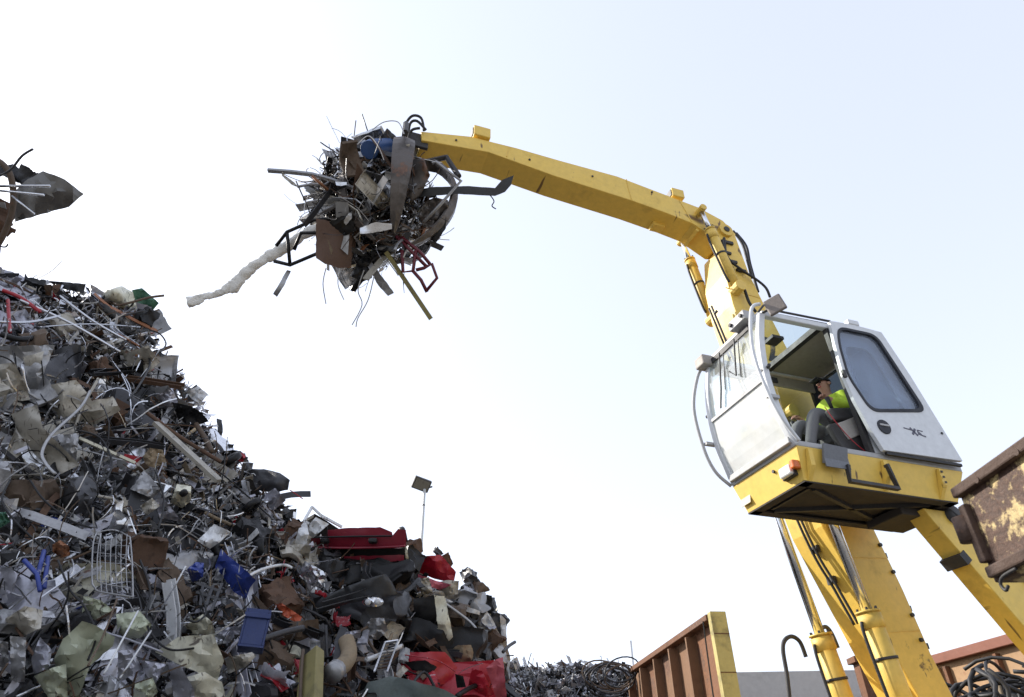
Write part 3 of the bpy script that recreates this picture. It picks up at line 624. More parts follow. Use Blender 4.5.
#PART3
# ------------------------------------------------------------------ the great scrap heap: base mass
ridge = [(-4.5, 9.0), (-3.2, 12.6), (-1.6, 11.4), (-.8, 8.6), (0, 8.95), (2.1, 9.85), (2.7, 8.0), (3.4, 6.4), (4.5, 5.3), (6.3, 5.0), (7.0, 4.3), (7.45, 2.9), (7.6, 1.2)]
def ridge_h(u):
    for (a, x), (b, y) in zip(ridge, ridge[1:]):
        if a <= u <= b: return x+(y-x)*(u-a)/(b-a)
    return 0.
def heap_mass(name, us, hf, base_pt, e, n, slope, crown, m, amp=.2, rows=26, inset=.3):
    mb = MB(); prof = []
    for u in us:
        H = max(.15, hf(u)); row = []
        for k in range(rows+1): h = H*k/rows; row.append((inset+h/slope, h))
        row.append((inset+H/slope+crown, H*1.0))
        for k in range(1, 7): row.append((inset+H/slope+crown+H*k/6*.9, H*(1-k/6)))
        prof.append(row)
    W = len(prof[0])
    for u, row in zip(us, prof):
        for (d, h) in row:
            p = Vector((base_pt.x+e.x*u-n.x*d, base_pt.y+e.y*u-n.y*d, h))
            if h > .01: p += Vector((N3(p, 1.7, 3), N3(p, 1.7, 9), N3(p, 1.7, 17)))*amp*1.6+Vector((N3(p, 6, 3), N3(p, 6, 9), N3(p, 6, 17)))*amp*.7
            mb.v.append(tuple(p))
    for i in range(len(us)-1):
        for j in range(W-1): mb.f.append((i*W+j, (i+1)*W+j, (i+1)*W+j+1, i*W+j+1)); mb.m.append(0)
    mb.f.append(tuple(range(W))); mb.m.append(0); mb.f.append(tuple(range((len(us)-1)*W, len(us)*W))[::-1]); mb.m.append(0)
    return mb.build(name, m)
FILL = mat('scrap_fines', (.016, .014, .012), .9, .0, dirt=.6, rust=.2, scale=9, bump=.8, var=0, dirtcol=(.008, .007, .006), rustcol=(.03, .016, .01), spec=.1)  # near-black colour puts the shade of deep gaps into the base mass
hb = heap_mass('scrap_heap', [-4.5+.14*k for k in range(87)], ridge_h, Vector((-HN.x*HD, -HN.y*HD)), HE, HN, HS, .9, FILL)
tag(hb, 'dark inner mass of the towering scrap metal heap', 'scrap heap', kind='stuff')

HEAP = [(-40, 150), (-25, 268), (0, 274), (60, 286), (118, 300), (150, 318), (162, 352), (200, 395), (212, 425), (240, 462), (285, 500), (308, 545), (402, 552), (425, 585), (470, 597), (496, 622), (505, 660), (506, 730), (-60, 730), (-60, 150)]
def rand_heap(rnd):
    while True:
        p = (rnd.uniform(-55, 508), rnd.uniform(150, 728))
        if inside(p, HEAP): return p
PAL_TOP = [('grey', 7), ('beige', 5), ('silver', 6), ('charcoal', 5), ('rusty', 3), ('brown', 3), ('white', 2), ('black', 5), ('lilac grey', 3), ('red', .2), ('copper', .6), ('tan', 1)]
PAL_MID = [('grey', 6), ('silver', 6), ('charcoal', 6), ('black', 6), ('rusty', 1.5), ('brown', 1.5), ('white', 1.6), ('lilac grey', 3), ('blue', .5), ('beige', 2), ('red', .4), ('tan', .8)]
PAL_LOW = [('sage', 4), ('cream', 3), ('lilac grey', 5), ('grey', 4), ('charcoal', 5), ('black', 6), ('silver', 3), ('beige', 2), ('blue', .4), ('rusty', 1.5), ('white', 1)]
PAL_CAR = [('black', 12), ('charcoal', 6), ('grey', 3), ('rusty', 4), ('brown', 4), ('silver', 2), ('red', .6), ('beige', 1), ('lilac grey', 1.5), ('white', .6)]
def pal(px, py): return PAL_CAR if px > 262 and py > 520 else PAL_TOP if py < 440 else PAL_LOW if py > 590 else PAL_MID
def pick(rnd, pl):
    t = rnd.uniform(0, sum(w_ for _, w_ in pl))
    for n_, w_ in pl:
        t -= w_
        if t <= 0: return n_
    return pl[-1][0]
PN = list(P); PI = {n_: i for i, n_ in enumerate(PN)}; PM = [P[n_] for n_ in PN]
FACE = Vector((HN.x*.82, HN.y*.82, .57)).normalized()

def rnd_unit(rnd):
    while True:
        v = Vector((rnd.uniform(-1, 1), rnd.uniform(-1, 1), rnd.uniform(-1, 1)))
        if .05 < v.length < 1: return v.normalized()
def shard(mb, c, rnd, s, mi):                                     # a small bent scrap of sheet
    a = rnd_unit(rnd); b = a.cross(rnd_unit(rnd)); 
    if b.length < .1: b = a.orthogonal()
    b.normalize(); n_ = a.cross(b); L_ = s*rnd.choice((.7, 1., 1.5, 2.4)); W_ = s*rnd.choice((.12, .2, .35, .6)); k = rnd.uniform(-.6, .6)*s
    t = n_*.006
    vs = [c-a*L_-b*W_*rnd.uniform(.5, 1)+n_*k, c-a*L_+b*W_+n_*k, c-b*W_*rnd.uniform(.7, 1.2), c+b*W_*rnd.uniform(.7, 1.2), c+a*L_-b*W_+n_*k*rnd.uniform(.2, 1), c+a*L_*rnd.uniform(.6, 1)+b*W_+n_*k]
    vs = vs+[v+t for v in vs]
    mb.add(vs, [(0, 1, 3, 2), (2, 3, 5, 4), (7, 6, 8, 9), (9, 8, 10, 11), (0, 2, 8, 6), (2, 4, 10, 8), (1, 7, 9, 3), (3, 9, 11, 5), (0, 6, 7, 1), (4, 5, 11, 10)], mi)
def wire(mb, c, rnd, s, r, mi, n=9):
    d = rnd_unit(rnd); p = c.copy(); path = [p.copy()]
    ax = rnd_unit(rnd); cv = rnd.uniform(-.5, .5)
    for k in range(n):
        d = (Matrix.Rotation(cv+rnd.uniform(-.25, .25), 3, ax) @ d).normalized(); p = p+d*s/n; path.append(p.copy())
    mb.tube(path, r, 3, mi)
def filler(name, pts, rnd, palf, smin, smax, wires, label, cat, rw=.008, wl_=1., crest=False):
    mb = MB()
    for c, px, py in pts:
        mi = PI[pick(rnd, palf(px, py))]
        shard(mb, c, rnd, rnd.uniform(smin, smax)*rnd.choice((.6, .8, 1, 1.4)), mi)
    for k in range(wires):
        c, px, py = rnd.choice(pts)
        if crest and ((not inside((px+16, py-22), HEAP) and rnd.random() < .93) or (px > 268 and py > 520 and rnd.random() < .7)): continue
        wire(mb, c, rnd, wl_*rnd.choice((.3, .4, .5, .65, .85)), rnd.uniform(.5, 1.3)*rw, PI[rnd.choice(('black', 'black', 'charcoal', 'silver', 'silver', 'grey', 'brown', 'rusty'))])
    o = mb.build(name, PM); tag(o, label, cat, kind='stuff'); return o
rnd = random.Random(11)
pts = []
for k in range(17000):
    p = rand_heap(rnd); pts.append((hp(p[0], p[1], rnd.uniform(-.45, .0)), *p))
PAL_FRAG = [('silver', 10), ('grey', 7), ('lilac grey', 4), ('white', 2), ('black', 6), ('charcoal', 6), ('brown', 3), ('rusty', 2.5), ('beige', 3), ('blue', .3), ('red', .3)]
filler('scrap_fragments', pts, rnd, lambda a, b: PAL_CAR if a > 268 and b > 530 else PAL_FRAG, .025, .10, 3000, 'small metal fragments and loose wires packed between the larger heap pieces', 'scrap', crest=True)
# back of the heap, seen only from elsewhere
pts = []
for k in range(1500):
    u = rnd.uniform(-4, 7.3); H = ridge_h(u); h = rnd.uniform(.1, 1)*H; d = HD+.2+H/HS+.9+(H-h)*.9
    pts.append((Vector((HE.x*u-HN.x*d, HE.y*u-HN.y*d, h)), 200, 500))
filler('scrap_fragments', pts, rnd, pal, .1, .35, 300, 'small metal fragments on the rear slope of the heap', 'scrap')

# ------------------------------------------------------------------ generic pieces: variants that share mesh data
def sheet_mesh(seed):
    r_ = random.Random(seed); n = 13; asp = r_.uniform(.45, 1.); pts_ = {}; folds = []
    for k in range(3):
        an = r_.uniform(0, math.pi); folds.append((math.cos(an), math.sin(an), r_.uniform(-.25, .25), r_.uniform(.15, .55)*r_.choice((-1, 1))))
    cor = [Vector((x*(1+r_.uniform(-.35, .15)), y*asp*(1+r_.uniform(-.35, .15)))) for x, y in ((-.5, -.5), (.5, -.5), (.5, .5), (-.5, .5))]
    vs = []; r_c = r_.choice((-1, 0, 0, 1))
    for i in range(n+1):
        for j in range(n+1):
            u, v = i/n, j/n; p = (cor[0]*(1-u)+cor[1]*u)*(1-v)+(cor[3]*(1-u)+cor[2]*u)*v
            e = (i in (0, n)) or (j in (0, n))
            p = p+Vector((r_.uniform(-1, 1), r_.uniform(-1, 1)))*(.028 if e else .012)
            z = sum(abs(p.x*a+p.y*b-o)*k for a, b, o, k in folds)*.8+.13*N3((p.x*2.5, p.y*2.5, seed*1.7))+.05*N3((p.x*6, p.y*6, seed*1.7))+.035*abs(N3((p.x*12, p.y*12, seed*2.3)))+(.16*max(0, abs(u-.5)-.40)/.1*r_c if True else 0)
            vs.append(Vector((p.x, p.y, z)))
    z0 = sum(v.z for v in vs)/len(vs)
    for v in vs: v.z -= z0
    k = n+1; N_ = k*k; fs = []
    for i in range(n):
        for j in range(n):
            q = (i*k+j, (i+1)*k+j, (i+1)*k+j+1, i*k+j+1); fs += [q, tuple(x+N_ for x in reversed(q))]
    for i in range(n):
        fs += [(i*k, i*k+N_, (i+1)*k+N_, (i+1)*k), ((i+1)*k+n, (i+1)*k+n+N_, i*k+n+N_, i*k+n), (i+1, i+1+N_, i+N_, i), (n*k+i, n*k+i+N_, n*k+i+1+N_, n*k+i+1)]
    mb = MB().add(vs+[v-Vector((0, 0, .016)) for v in vs], fs); me = bpy.data.meshes.new('sheet'); me.from_pydata(mb.v, [], mb.f); me.materials.append(P['grey']); me.polygons.foreach_set('use_smooth', [True]*len(me.polygons)); me.set_sharp_from_angle(angle=R(30)); return me
def bar_mesh(seed, kind):
    r_ = random.Random(seed); p = Vector((-.5, 0, 0)); d = Vector((1, 0, 0)); path = [p.copy()]; n = 8
    bend = r_.randrange(1, n-1); 
    for k in range(n):
        if k == bend: d = (d+Vector((0, r_.uniform(-.8, .8), r_.uniform(-.8, .8)))).normalized()
        d = (d+Vector((0, r_.uniform(-.12, .12), r_.uniform(-.12, .12)))).normalized(); p = p+d/n; path.append(p.copy())
    mb = MB()
    if kind == 'tube': mb.tube(path, .022, 7)
    elif kind == 'strip': mb.bar(path, .10, .012, (0, r_.uniform(-.4, .4), 1))
    elif kind == 'rod': mb.tube(path, .011, 5)
    else:                                                          # angle iron / channel
        mb.bar(path, .09, .012, (0, 0, 1)); mb.bar([q+Vector((0, .045, .04)) for q in path], .012, .09, (0, 0, 1))
        if kind == 'channel': mb.bar([q+Vector((0, -.045, .04)) for q in path], .012, .09, (0, 0, 1))
    me = bpy.data.meshes.new(kind); me.from_pydata(mb.v, [], mb.f); me.materials.append(P['grey'])
    if kind in ('tube', 'rod'): me.polygons.foreach_set('use_smooth', [True]*len(me.polygons))
    return me
def pressed_mesh(seed):                                            # a pressed panel: bowed, with folded rims, a swage line and a few dents
    r_ = random.Random(seed); n = 16; asp = r_.uniform(.35, .8); bow = r_.uniform(-.9, .9); tw = r_.uniform(-.5, .5); an = r_.uniform(0, 3.14); fo = r_.uniform(-.2, .2); fk = r_.uniform(-1.1, 1.1); rim = r_.uniform(.05, .10); rs_ = r_.choice((-1, 1)); vs = []
    sw = r_.uniform(-.2, .2)*asp
    for i in range(n+1):
        for j in range(n+1):
            u, v = i/n, j/n; x = (u-.5); y = (v-.5)*asp; z = bow*x*x+tw*x*y+abs(x*math.cos(an)+y*math.sin(an)-fo)*fk*.7
            z += .02*rs_*math.exp(-((y-sw)/.03)**2)+.05*N3((x*4, y*4, seed*1.3))+.05*max(0, N3((x*3, y*3, seed*2.1))-.25)
            if i in (0, n) or j in (0, n): z -= rim*rs_; x *= .985; y *= .985
            vs.append(Vector((x, y, z)))
    z0 = sum(v.z for v in vs)/len(vs)
    for v in vs: v.z -= z0
    k = n+1; N_ = k*k; fs = []
    for i in range(n):
        for j in range(n):
            q = (i*k+j, (i+1)*k+j, (i+1)*k+j+1, i*k+j+1); fs += [q, tuple(x+N_ for x in reversed(q))]
    for i in range(n):
        fs += [(i*k, i*k+N_, (i+1)*k+N_, (i+1)*k), ((i+1)*k+n, (i+1)*k+n+N_, i*k+n+N_, i*k+n), (i+1, i+1+N_, i+N_, i), (n*k+i, n*k+i+N_, n*k+i+1+N_, n*k+i+1)]
    me = bpy.data.meshes.new('pressed'); me.from_pydata([tuple(v) for v in vs]+[tuple(v-Vector((0, 0, .012))) for v in vs], [], fs); me.materials.append(P['grey']); me.polygons.foreach_set('use_smooth', [True]*len(me.polygons)); me.set_sharp_from_angle(angle=R(38)); return me
SHEETS = [sheet_mesh(100+k) for k in range(14)]+[pressed_mesh(500+k) for k in range(16)]
BARS = {k: [bar_mesh(300+i*7+len(k), k) for i in range(6)] for k in ('tube', 'strip', 'rod', 'angle', 'channel')}
def casing_mesh(seed):
    r_ = random.Random(seed); mb = cbox((0, 0, 0), (1, r_.uniform(.5, .9), r_.uniform(.3, .8)), None, .09, 7, seed*3.1)
    me = bpy.data.meshes.new('casing'); me.from_pydata(mb.v, [], mb.f); me.materials.append(P['grey']); me.polygons.foreach_set('use_smooth', [True]*len(me.polygons)); me.set_sharp_from_angle(angle=R(30)); return me
CASES = [casing_mesh(k) for k in range(6)]
def wheel_mesh():
    mb = MB(); prof = [(.25, -.12), (.42, -.16), (.5, -.1), (.5, .1), (.42, .16), (.25, .12), (.18, .03), (.18, -.03)]; k = 20
    for j in range(k):
        an = 2*math.pi*j/k
        for r0, z in prof: mb.v.append((r0*math.cos(an), r0*math.sin(an), z))
    q = len(prof)
    for j in range(k):
        for i in range(q): mb.f.append((j*q+i, ((j+1) % k)*q+i, ((j+1) % k)*q+(i+1) % q, j*q+(i+1) % q))
    me = bpy.data.meshes.new('wheel_ring'); me.from_pydata(mb.v, [], mb.f); me.materials.append(P['black']); me.polygons.foreach_set('use_smooth', [True]*len(me.polygons)); return me
WHEEL = wheel_mesh()
LAND = [(25, 368, 'the grey door skin'), (80, 405, 'the large beige panel'), (40, 445, 'the curved beige channel'), (80, 497, 'the slate plate'), (112, 565, 'the wire basket'), (40, 572, 'the blue tube fork'),
        (85, 655, 'the large sage panel'), (190, 655, 'the big cream panel'), (250, 628, 'the dark blue crate'), (235, 575, 'the torn blue plastic part'), (182, 496, 'the tan plate with a hole'),
        (188, 452, 'the long beige beam'), (192, 413, 'the black crest sheet'), (125, 300, 'the pale crest bundle'), (270, 480, 'the dark bonnet on the crest'), (310, 528, 'the white cabinet'),
        (358, 540, 'the upper red car'), (355, 595, 'the black bumper'), (310, 675, 'the olive post'), (344, 658, 'the tan exhaust pipe'), (430, 618, 'the cream framed door'), (430, 668, 'the lower red car'), (490, 630, 'the white flap'),
        (40, 195, 'the jutting dark sheet'), (122, 522, 'the crumpled foil strip')]
REG = {}
def register(o, desc, px, py, cat):
    d, lx, ly, nm = min((math.hypot(px-x, (py-y)), x, y, n_) for x, y, n_ in LAND)
    dx, dy = px-lx, py-ly
    rel = 'touching' if d < 9 else (('right of' if dx > 0 else 'left of') if abs(dx) > abs(dy) else ('below' if dy > 0 else 'above'))
    REG.setdefault((desc, rel, nm), []).append((d, o)); o['category'] = cat
COLW = {'copper': 'copper coloured', 'tan': 'tan'}
def place(me, name, desc, px, py, scale, mcol, rnd, face=.5, out=0., cat='scrap', grp='loose pieces on the scrap heap', depth=None):
    o = bpy.data.objects.new(name, me); COL.objects.link(o)
    o.material_slots[0].link = 'OBJECT'; o.material_slots[0].material = P[mcol]
    n_ = (FACE*face+rnd_unit(rnd)*(1-face)).normalized()
    q = n_.to_track_quat('Z', 'Y').to_matrix() @ Matrix.Rotation(rnd.uniform(0, 6.28), 3, 'Z')
    o.rotation_euler = q.to_euler(); o.location = at(px, py, depth) if depth else hp(px, py, out); o.scale = scale if isinstance(scale, tuple) else (scale,)*3
    o['group'] = grp; return o
rnd = random.Random(23)
taken = []
def spaced(d):
    for k in range(60):
        p = rand_heap(rnd)
        if all(math.hypot(p[0]-q[0], p[1]-q[1]) > d for q in taken): break
    taken.append(p); return p
for k in range(270):
    p = spaced(9 if k > 120 else 16); c = pick(rnd, pal(*p)) if k > 75 else (rnd.choice(('charcoal', 'grey', 'grey', 'grey', 'beige', 'lilac grey', 'lilac grey', 'silver')) if p[1] < 590 else rnd.choice(('sage', 'cream', 'lilac grey', 'lilac grey', 'grey', 'grey', 'charcoal'))); s = rnd.uniform(.8, 1.25) if k < 75 else rnd.uniform(.35, .75)
    if p[0] > 265 and p[1] > 520: s *= .75
    o = place(rnd.choice(SHEETS[14:] if k < 75 else SHEETS), 'scrap_sheet', c, *p, s, c, rnd, .70 if k > 75 else .82, rnd.uniform(-.28, .02)-(.22*s if k > 75 else .02)); register(o, 'crumpled %s sheet metal' % COLW.get(c, c), *p, 'sheet metal')
taken = []
taken = []
KN = {'tube': 'bent %s tube', 'strip': 'twisted %s metal strip', 'rod': 'thin %s rod', 'angle': 'bent %s angle iron', 'channel': '%s channel section'}
for k in range(300):
    p = spaced(7); kd = rnd.choice(('tube', 'strip', 'strip', 'strip', 'rod', 'rod', 'angle', 'channel')); c = pick(rnd, pal(*p))
    if p[0] > 262 and p[1] > 515 and rnd.random() < .72: continue
    if c == 'silver' and rnd.random() < .45: c = 'charcoal'
    if c in ('sage', 'cream'): c = 'silver'
    L_ = rnd.uniform(.5, 1.7)
    o = place(rnd.choice(BARS[kd]), 'scrap_'+{'tube': 'tube', 'strip': 'strip', 'rod': 'rod', 'angle': 'angle_iron', 'channel': 'channel'}[kd], c, *p, (L_, rnd.uniform(.7, 1.1), rnd.uniform(.7, 1.1)), c, rnd, .75, rnd.uniform(-.2, .06)); register(o, KN[kd] % COLW.get(c, c), *p, 'metal bar')
taken = []
for k in range(34):
    p = spaced(22); c = pick(rnd, [('charcoal', 3), ('grey', 3), ('rusty', 2), ('black', 3), ('beige', 1), ('brown', 2), ('silver', 1)])
    o = place(rnd.choice(CASES), 'crushed_casing', c, *p, rnd.uniform(.25, .5), c, rnd, .5, 0); register(o, 'crushed %s machine casing' % c, *p, 'casing')
for px, py in [(231, 459), (252, 505), (262, 548), (150, 340), (60, 470), (225, 548)]:
    o = place(WHEEL, 'wheel_ring', 'black', px, py, rnd.uniform(.22, .34), 'black', rnd, .5, .1); register(o, 'small black ring wheel', px, py, 'wheel')

# ------------------------------------------------------------------ pieces of the heap that can be told apart one by one
def hero(name, poly, col, label, cat, **kw): return tag(plate(name, poly, P[col] if col in P else col, **kw), label, cat)
def herorod(name, pts_, r, col, label, cat, **kw): return tag(rod(name, pts_, r, P[col] if col in P else col, **kw), label, cat)
hero('sheet_panel', [(42.5, 394), (49, 385), (76, 380), (88, 394), (92, 401), (112.5, 396), (120.6, 410), (90.7, 428), (76, 425), (52, 417)], 'beige', 'large folded beige panel high on the left heap', 'panel', out=.35, a=.002, b=.004, crump=.18, fine=8)
hero('door_skin', [(-6, 346), (55, 345), (45, 370), (37, 391), (28, 389), (24, 362), (-6, 392)], 'grey', 'grey pressed door skin at the left edge of the heap', 'panel', out=.3, crump=.16)
hero('sheet_panel', [(23, 357), (44, 351), (36, 386), (30, 383)], 'beige', 'small pale panel framed by the grey door skin', 'panel', out=.36, crump=.05)
hero('sheet_panel', [(-8, 366), (14, 362), (26, 384), (30, 400), (12, 402), (-8, 398)], 'beige', 'dull beige sheet under the grey door skin at the left edge', 'panel', out=.22, crump=.15)
hero('curved_channel', [(11, 414), (37, 404), (43, 428), (80, 465), (61, 474), (35, 455), (18, 432)], 'beige', 'curved beige channel plate slanting down the left heap', 'panel', out=.33, crump=.16, a=-.003, fine=9)
herorod('bent_tube', [(90, 391), (80, 408), (53, 433), (42, 452), (46, 464), (55, 474)], 1.3, 'grey', 'thin grey tube hooked over the curved beige channel', 'tube', out=.5)
hero('sheet_panel', [(66, 479), (92, 474), (99, 490), (87, 513), (69, 515), (60, 500)], 'charcoal', 'bent dark slate plate below the curved beige channel', 'panel', out=.33, crump=.2)
hero('sheet_panel', [(57, 435), (79, 433), (76, 461), (64, 454)], 'grey', 'grey sheet at the upper end of the bright rod', 'panel', out=.3, crump=.12)
herorod('bright_rod', [(79, 438), (135, 463)], 2.0, 'cream', 'bright straight cream rod lying across the left heap', 'rod', out=.42, n=4)
hero('foil_strip', [(108, 530), (113, 515), (117, 503), (124, 500), (122, 512), (128, 522), (127, 548), (116, 541)], 'silver', 'crumpled shiny foil strip above the wire basket', 'foil', out=.36, crump=.14)
bf = empty('blue_tube_fork', hp(40, 590)); tag(bf, 'blue steel tube fork at the left of the heap', 'tube frame')
for pl_ in ([(24, 560), (37, 574), (40, 591)], [(44, 551), (38, 574)], [(48, 557), (44, 588)]):
    o = rod('fork_tube', pl_, 2.2, P['blue'], .4, curve=False); o.parent = bf; o.location -= bf.location
hero('brown_lump', [(52, 545), (60, 540), (69, 546), (70, 555), (61, 558), (53, 552)], 'copper', 'crumpled salmon brown lump beside the blue tube fork', 'lump', out=.36, crump=.12)
# wire basket
bk = empty('wire_basket', hp(112, 595)); tag(bk, 'rusty wire basket standing on edge in the middle heap', 'basket')
def bw(pts_, r, cv=True):
    o = rod('wire', pts_, r*.8, P['grey'], .46, curve=cv, n=5); o.parent = bk; o.location -= bk.location
bw([(97, 532), (93, 545), (92, 579), (95, 588), (101, 592), (133, 597)], 1.0); bw([(133, 597), (132, 560), (130, 537)], 1.0)
bw([(101, 533), (98, 550), (97, 574), (101, 583), (130, 588)], .8); bw([(97, 532, 0), (115, 530, .2), (130, 537, 0)], .9)
for k in range(6):
    x = 101+k*5.2; bw([(x, 534), (x-1, 560), (x, 585), (x+1, 593)], .5)
for k in range(5):
    y = 543+k*9; bw([(93, y), (110, y+2, .1), (131, y+3)], .5)
S = [('sheet_panel', [(82, 621), (97, 626), (115, 637), (113, 646), (90, 666), (79, 697), (65, 697), (54, 659), (63, 639)], 'sage', 'large torn sage green panel low in the heap', .42),
     ('sheet_panel', [(34, 676), (52, 668), (66, 664), (68, 700), (50, 700)], 'sage', 'sage panel scrap left of the large torn sage panel', .34),
     ('sheet_panel', [(83, 596), (100, 600), (113, 610), (95, 620), (82, 615)], 'sage', 'small sage sheet directly beneath the wire basket', .33),
     ('sheet_panel', [(5, 619), (25, 606), (43, 610), (41, 628), (22, 637), (8, 632)], 'beige', 'dented grey-beige shell at the lower left edge', .4),
     ('sheet_panel', [(-6, 566), (10, 568), (18, 574), (13, 592), (-6, 598)], 'lilac grey', 'pale dented oval shell at the left edge below the blue tubes', .4),
     ('sheet_panel', [(31, 660), (40, 637), (52, 650), (49, 668), (34, 674)], 'lilac grey', 'folded lilac pane between the grey upright plate and sage panel', .42),
     ('sheet_panel', [(10, 636), (26, 637), (25, 682), (11, 683)], 'grey', 'upright grey plate near the bottom left corner', .38),
     ('sheet_panel', [(-6, 640), (8, 642), (9, 668), (-6, 672)], 'grey', 'dark grey flap in the bottom left corner', .3),
     ('sheet_panel', [(116, 614), (140, 611), (152, 625), (140, 638), (118, 640)], 'sage', 'round-edged sage sheet beside the white rods', .38),
     ('sheet_panel', [(155, 652), (178, 637), (214, 634), (224, 661), (217, 681), (187, 668)], 'cream', 'big cream panel with a folded lower edge', .46),
     ('sheet_panel', [(185, 626), (203, 614), (212, 622), (216, 636), (190, 634)], 'cream', 'small cream sheet above the big cream panel', .36),
     ('sheet_panel', [(174, 680), (205, 672), (222, 682), (226, 700), (170, 700)], 'cream', 'cream sheet at the bottom edge beneath the big cream panel', .38),
     ('sheet_panel', [(216, 628), (237, 626), (242, 634), (219, 636)], 'lilac grey', 'flat pale grey strip left of the dark blue crate', .4),
     ('sheet_panel', [(225, 658), (252, 652), (256, 656), (246, 667), (228, 674)], 'beige', 'pale rolled sheet under the dark blue crate', .4),
     ('sheet_panel', [(168, 662), (181, 666), (194, 689), (195, 700), (174, 700)], 'lilac grey', 'ribbed lilac sheet at the bottom edge', .5),
     ('sheet_panel', [(118, 650), (133, 650), (142, 668), (118, 684)], 'lilac grey', 'grey-lilac sheet crossed by the white rods', .4),
     ('sheet_panel', [(139, 660), (166, 664), (160, 676), (154, 686), (147, 676)], 'lilac grey', 'triangular grey sheet left of the ribbed lilac sheet', .42),
     ('sheet_panel', [(135, 684), (153, 678), (158, 692), (150, 700), (133, 700)], 'sage', 'sage scrap at the bottom edge below the triangular sheet', .34),
     ('sheet_panel', [(187, 569), (196, 562), (204, 563), (203, 577), (192, 584)], 'blue', 'smooth bright blue plastic lump left of the torn blue part', .36),
     ('torn_plastic', [(215, 567), (221, 549), (228, 556), (242, 567), (256, 580), (250, 588), (246, 599), (234, 592), (224, 578)], 'blue', 'torn bright blue plastic part above the dark blue crate', .38),
     ('sheet_panel', [(197, 541), (214, 524), (231, 532), (221, 541), (210, 549)], 'white', 'white tilted panel above the torn blue plastic part', .42),
     ('plate_with_hole', [(170, 503), (177, 484), (191, 486), (191, 501), (182, 508)], 'cream', 'tan plate with an oval dark hole in mid heap', .42),
     ('sheet_panel', [(130, 489), (144, 470), (162, 490), (152, 498)], 'grey', 'grey plate left of the tan plate with a hole', .36),
     ('sheet_panel', [(154, 500), (163, 498), (183, 522), (160, 518)], 'lilac grey', 'grey pane below the tan plate with a hole', .36),
     ('sheet_panel', [(140, 506), (152, 498), (160, 506), (146, 516)], 'beige', 'small pale curled sheet below the grey plate', .38),
     ('crest_sheet', [(172, 402), (191, 406), (202, 413), (209, 421.5), (191, 427), (178, 419)], 'black', 'black sheet overhanging the steep edge of the crest', .3),
     ('sheet_panel', [(155, 396), (172, 388), (178, 402), (166, 410)], 'lilac grey', 'pale grey sheet behind the black crest sheet', .25),
     ('tangled_wad', [(143, 456), (150, 448), (163, 450), (166, 462), (155, 468), (145, 465)], 'tan', 'frayed tan wad left of the long beige beam', .36),
     ('old_bonnet', [(247, 469), (264, 469), (280, 473), (290, 480), (288, 490), (272, 493), (255, 490), (246, 482)], 'charcoal', 'dark curved bonnet jutting from the crest above the white cabinet', .2),
     ('sheet_panel', [(262, 496), (275, 488), (286, 500), (272, 512)], 'lilac grey', 'pale bent sheet under the dark curved bonnet', .2),
     ('sheet_panel', [(297, 575), (305, 561), (328, 574), (319, 591)], 'silver', 'bright square sheet beneath the upper red car', .4),
     ('sheet_panel', [(290, 546), (300, 544), (311, 545), (309, 559), (298, 552)], 'beige', 'pale curled scrap below the white cabinet', .3),
     ('sheet_panel', [(276, 600), (284, 605), (302, 617), (299, 624), (284, 616), (275, 609)], mat('orange_red', (.40, .08, .035), .5), 'orange-red curved panel right of the torn blue plastic part', .3),
     ('sheet_panel', [(272, 624), (290, 622), (318, 619), (320, 632), (300, 641), (273, 639)], 'brown', 'rust brown panel left of the black bumper', .3),
     ('pale_bundle', [(98, 302), (106, 290), (122, 286), (133, 292), (137, 308), (130, 318), (112, 314)], 'cream', 'pale domed foam bundle at the crest of the left heap', .1),
     ('sheet_panel', [(132, 290), (142, 288), (159, 303), (150, 314), (138, 318)], 'green', 'dark green pointed sheet at the crest edge', .05),
     ('sheet_panel', [(122, 355), (148, 345), (160, 362), (148, 374), (128, 368)], 'beige', 'tan square sheet near the crest edge', .3),
     ('sheet_panel', [(183, 393), (198, 386), (208, 394), (200, 404)], 'white', 'small white flap on the steep crest edge', .15),
     ('sheet_panel', [(46, 318), (70, 312), (80, 330), (60, 336)], 'beige', 'dull cream sheet under the crest near the left edge', .2),
     ('sheet_panel', [(86, 284), (44, 280), (60, 288), (84, 294)], 'black', 'thin black sheet lying along the crest', .05),
     ('sheet_panel', [(-6, 512), (6, 512), (10, 522), (-6, 532)], 'green', 'small green scrap at the left edge of the heap', .36)]
for i, (nm, poly, c, lab, ou) in enumerate(S): 
    r_ = random.Random(i); hero(nm, poly, c, lab, {'torn_plastic': 'plastic', 'old_bonnet': 'car bonnet', 'tangled_wad': 'wad', 'pale_bundle': 'bundle'}.get(nm, 'panel'), out=ou, crump=.14 if nm != 'pale_bundle' else .35, a=r_.uniform(-.004, .004), b=r_.uniform(-.004, .004), fine=7, smooth=(nm in ('old_bonnet', 'pale_bundle')))
for o in list(COL.objects):
    if o.name.startswith('plate_with_hole'):
        ph = rod('hole_rim', [(183, 492), (184.5, 494)], 4, P['black'], .5, n=14); ph.parent = o; ph.location -= o.location  # black disc paints in the dark of the uncut hole
herorod('white_rod', [(138, 611), (104, 674)], .9, 'white', 'left one of two thin white rods over the sage sheets', 'rod', out=.55)
herorod('white_rod', [(151, 631), (120, 678)], .9, 'white', 'right one of two thin white rods over the sage sheets', 'rod', out=.55)
herorod('brown_rod', [(117, 599), (104, 634), (88, 666)], .9, 'brown', 'thin brown rod hanging from the wire basket over sage panel', 'rod', out=.58)
b_ = MB().bar(pxpath([(156, 423), (219, 481)], .35), .13, .05, FACE+Vector((.2, 0, .3))).build('beam', P['beige']); recentre(b_); tag(b_, 'long straight beige beam slanting along the crest', 'beam')
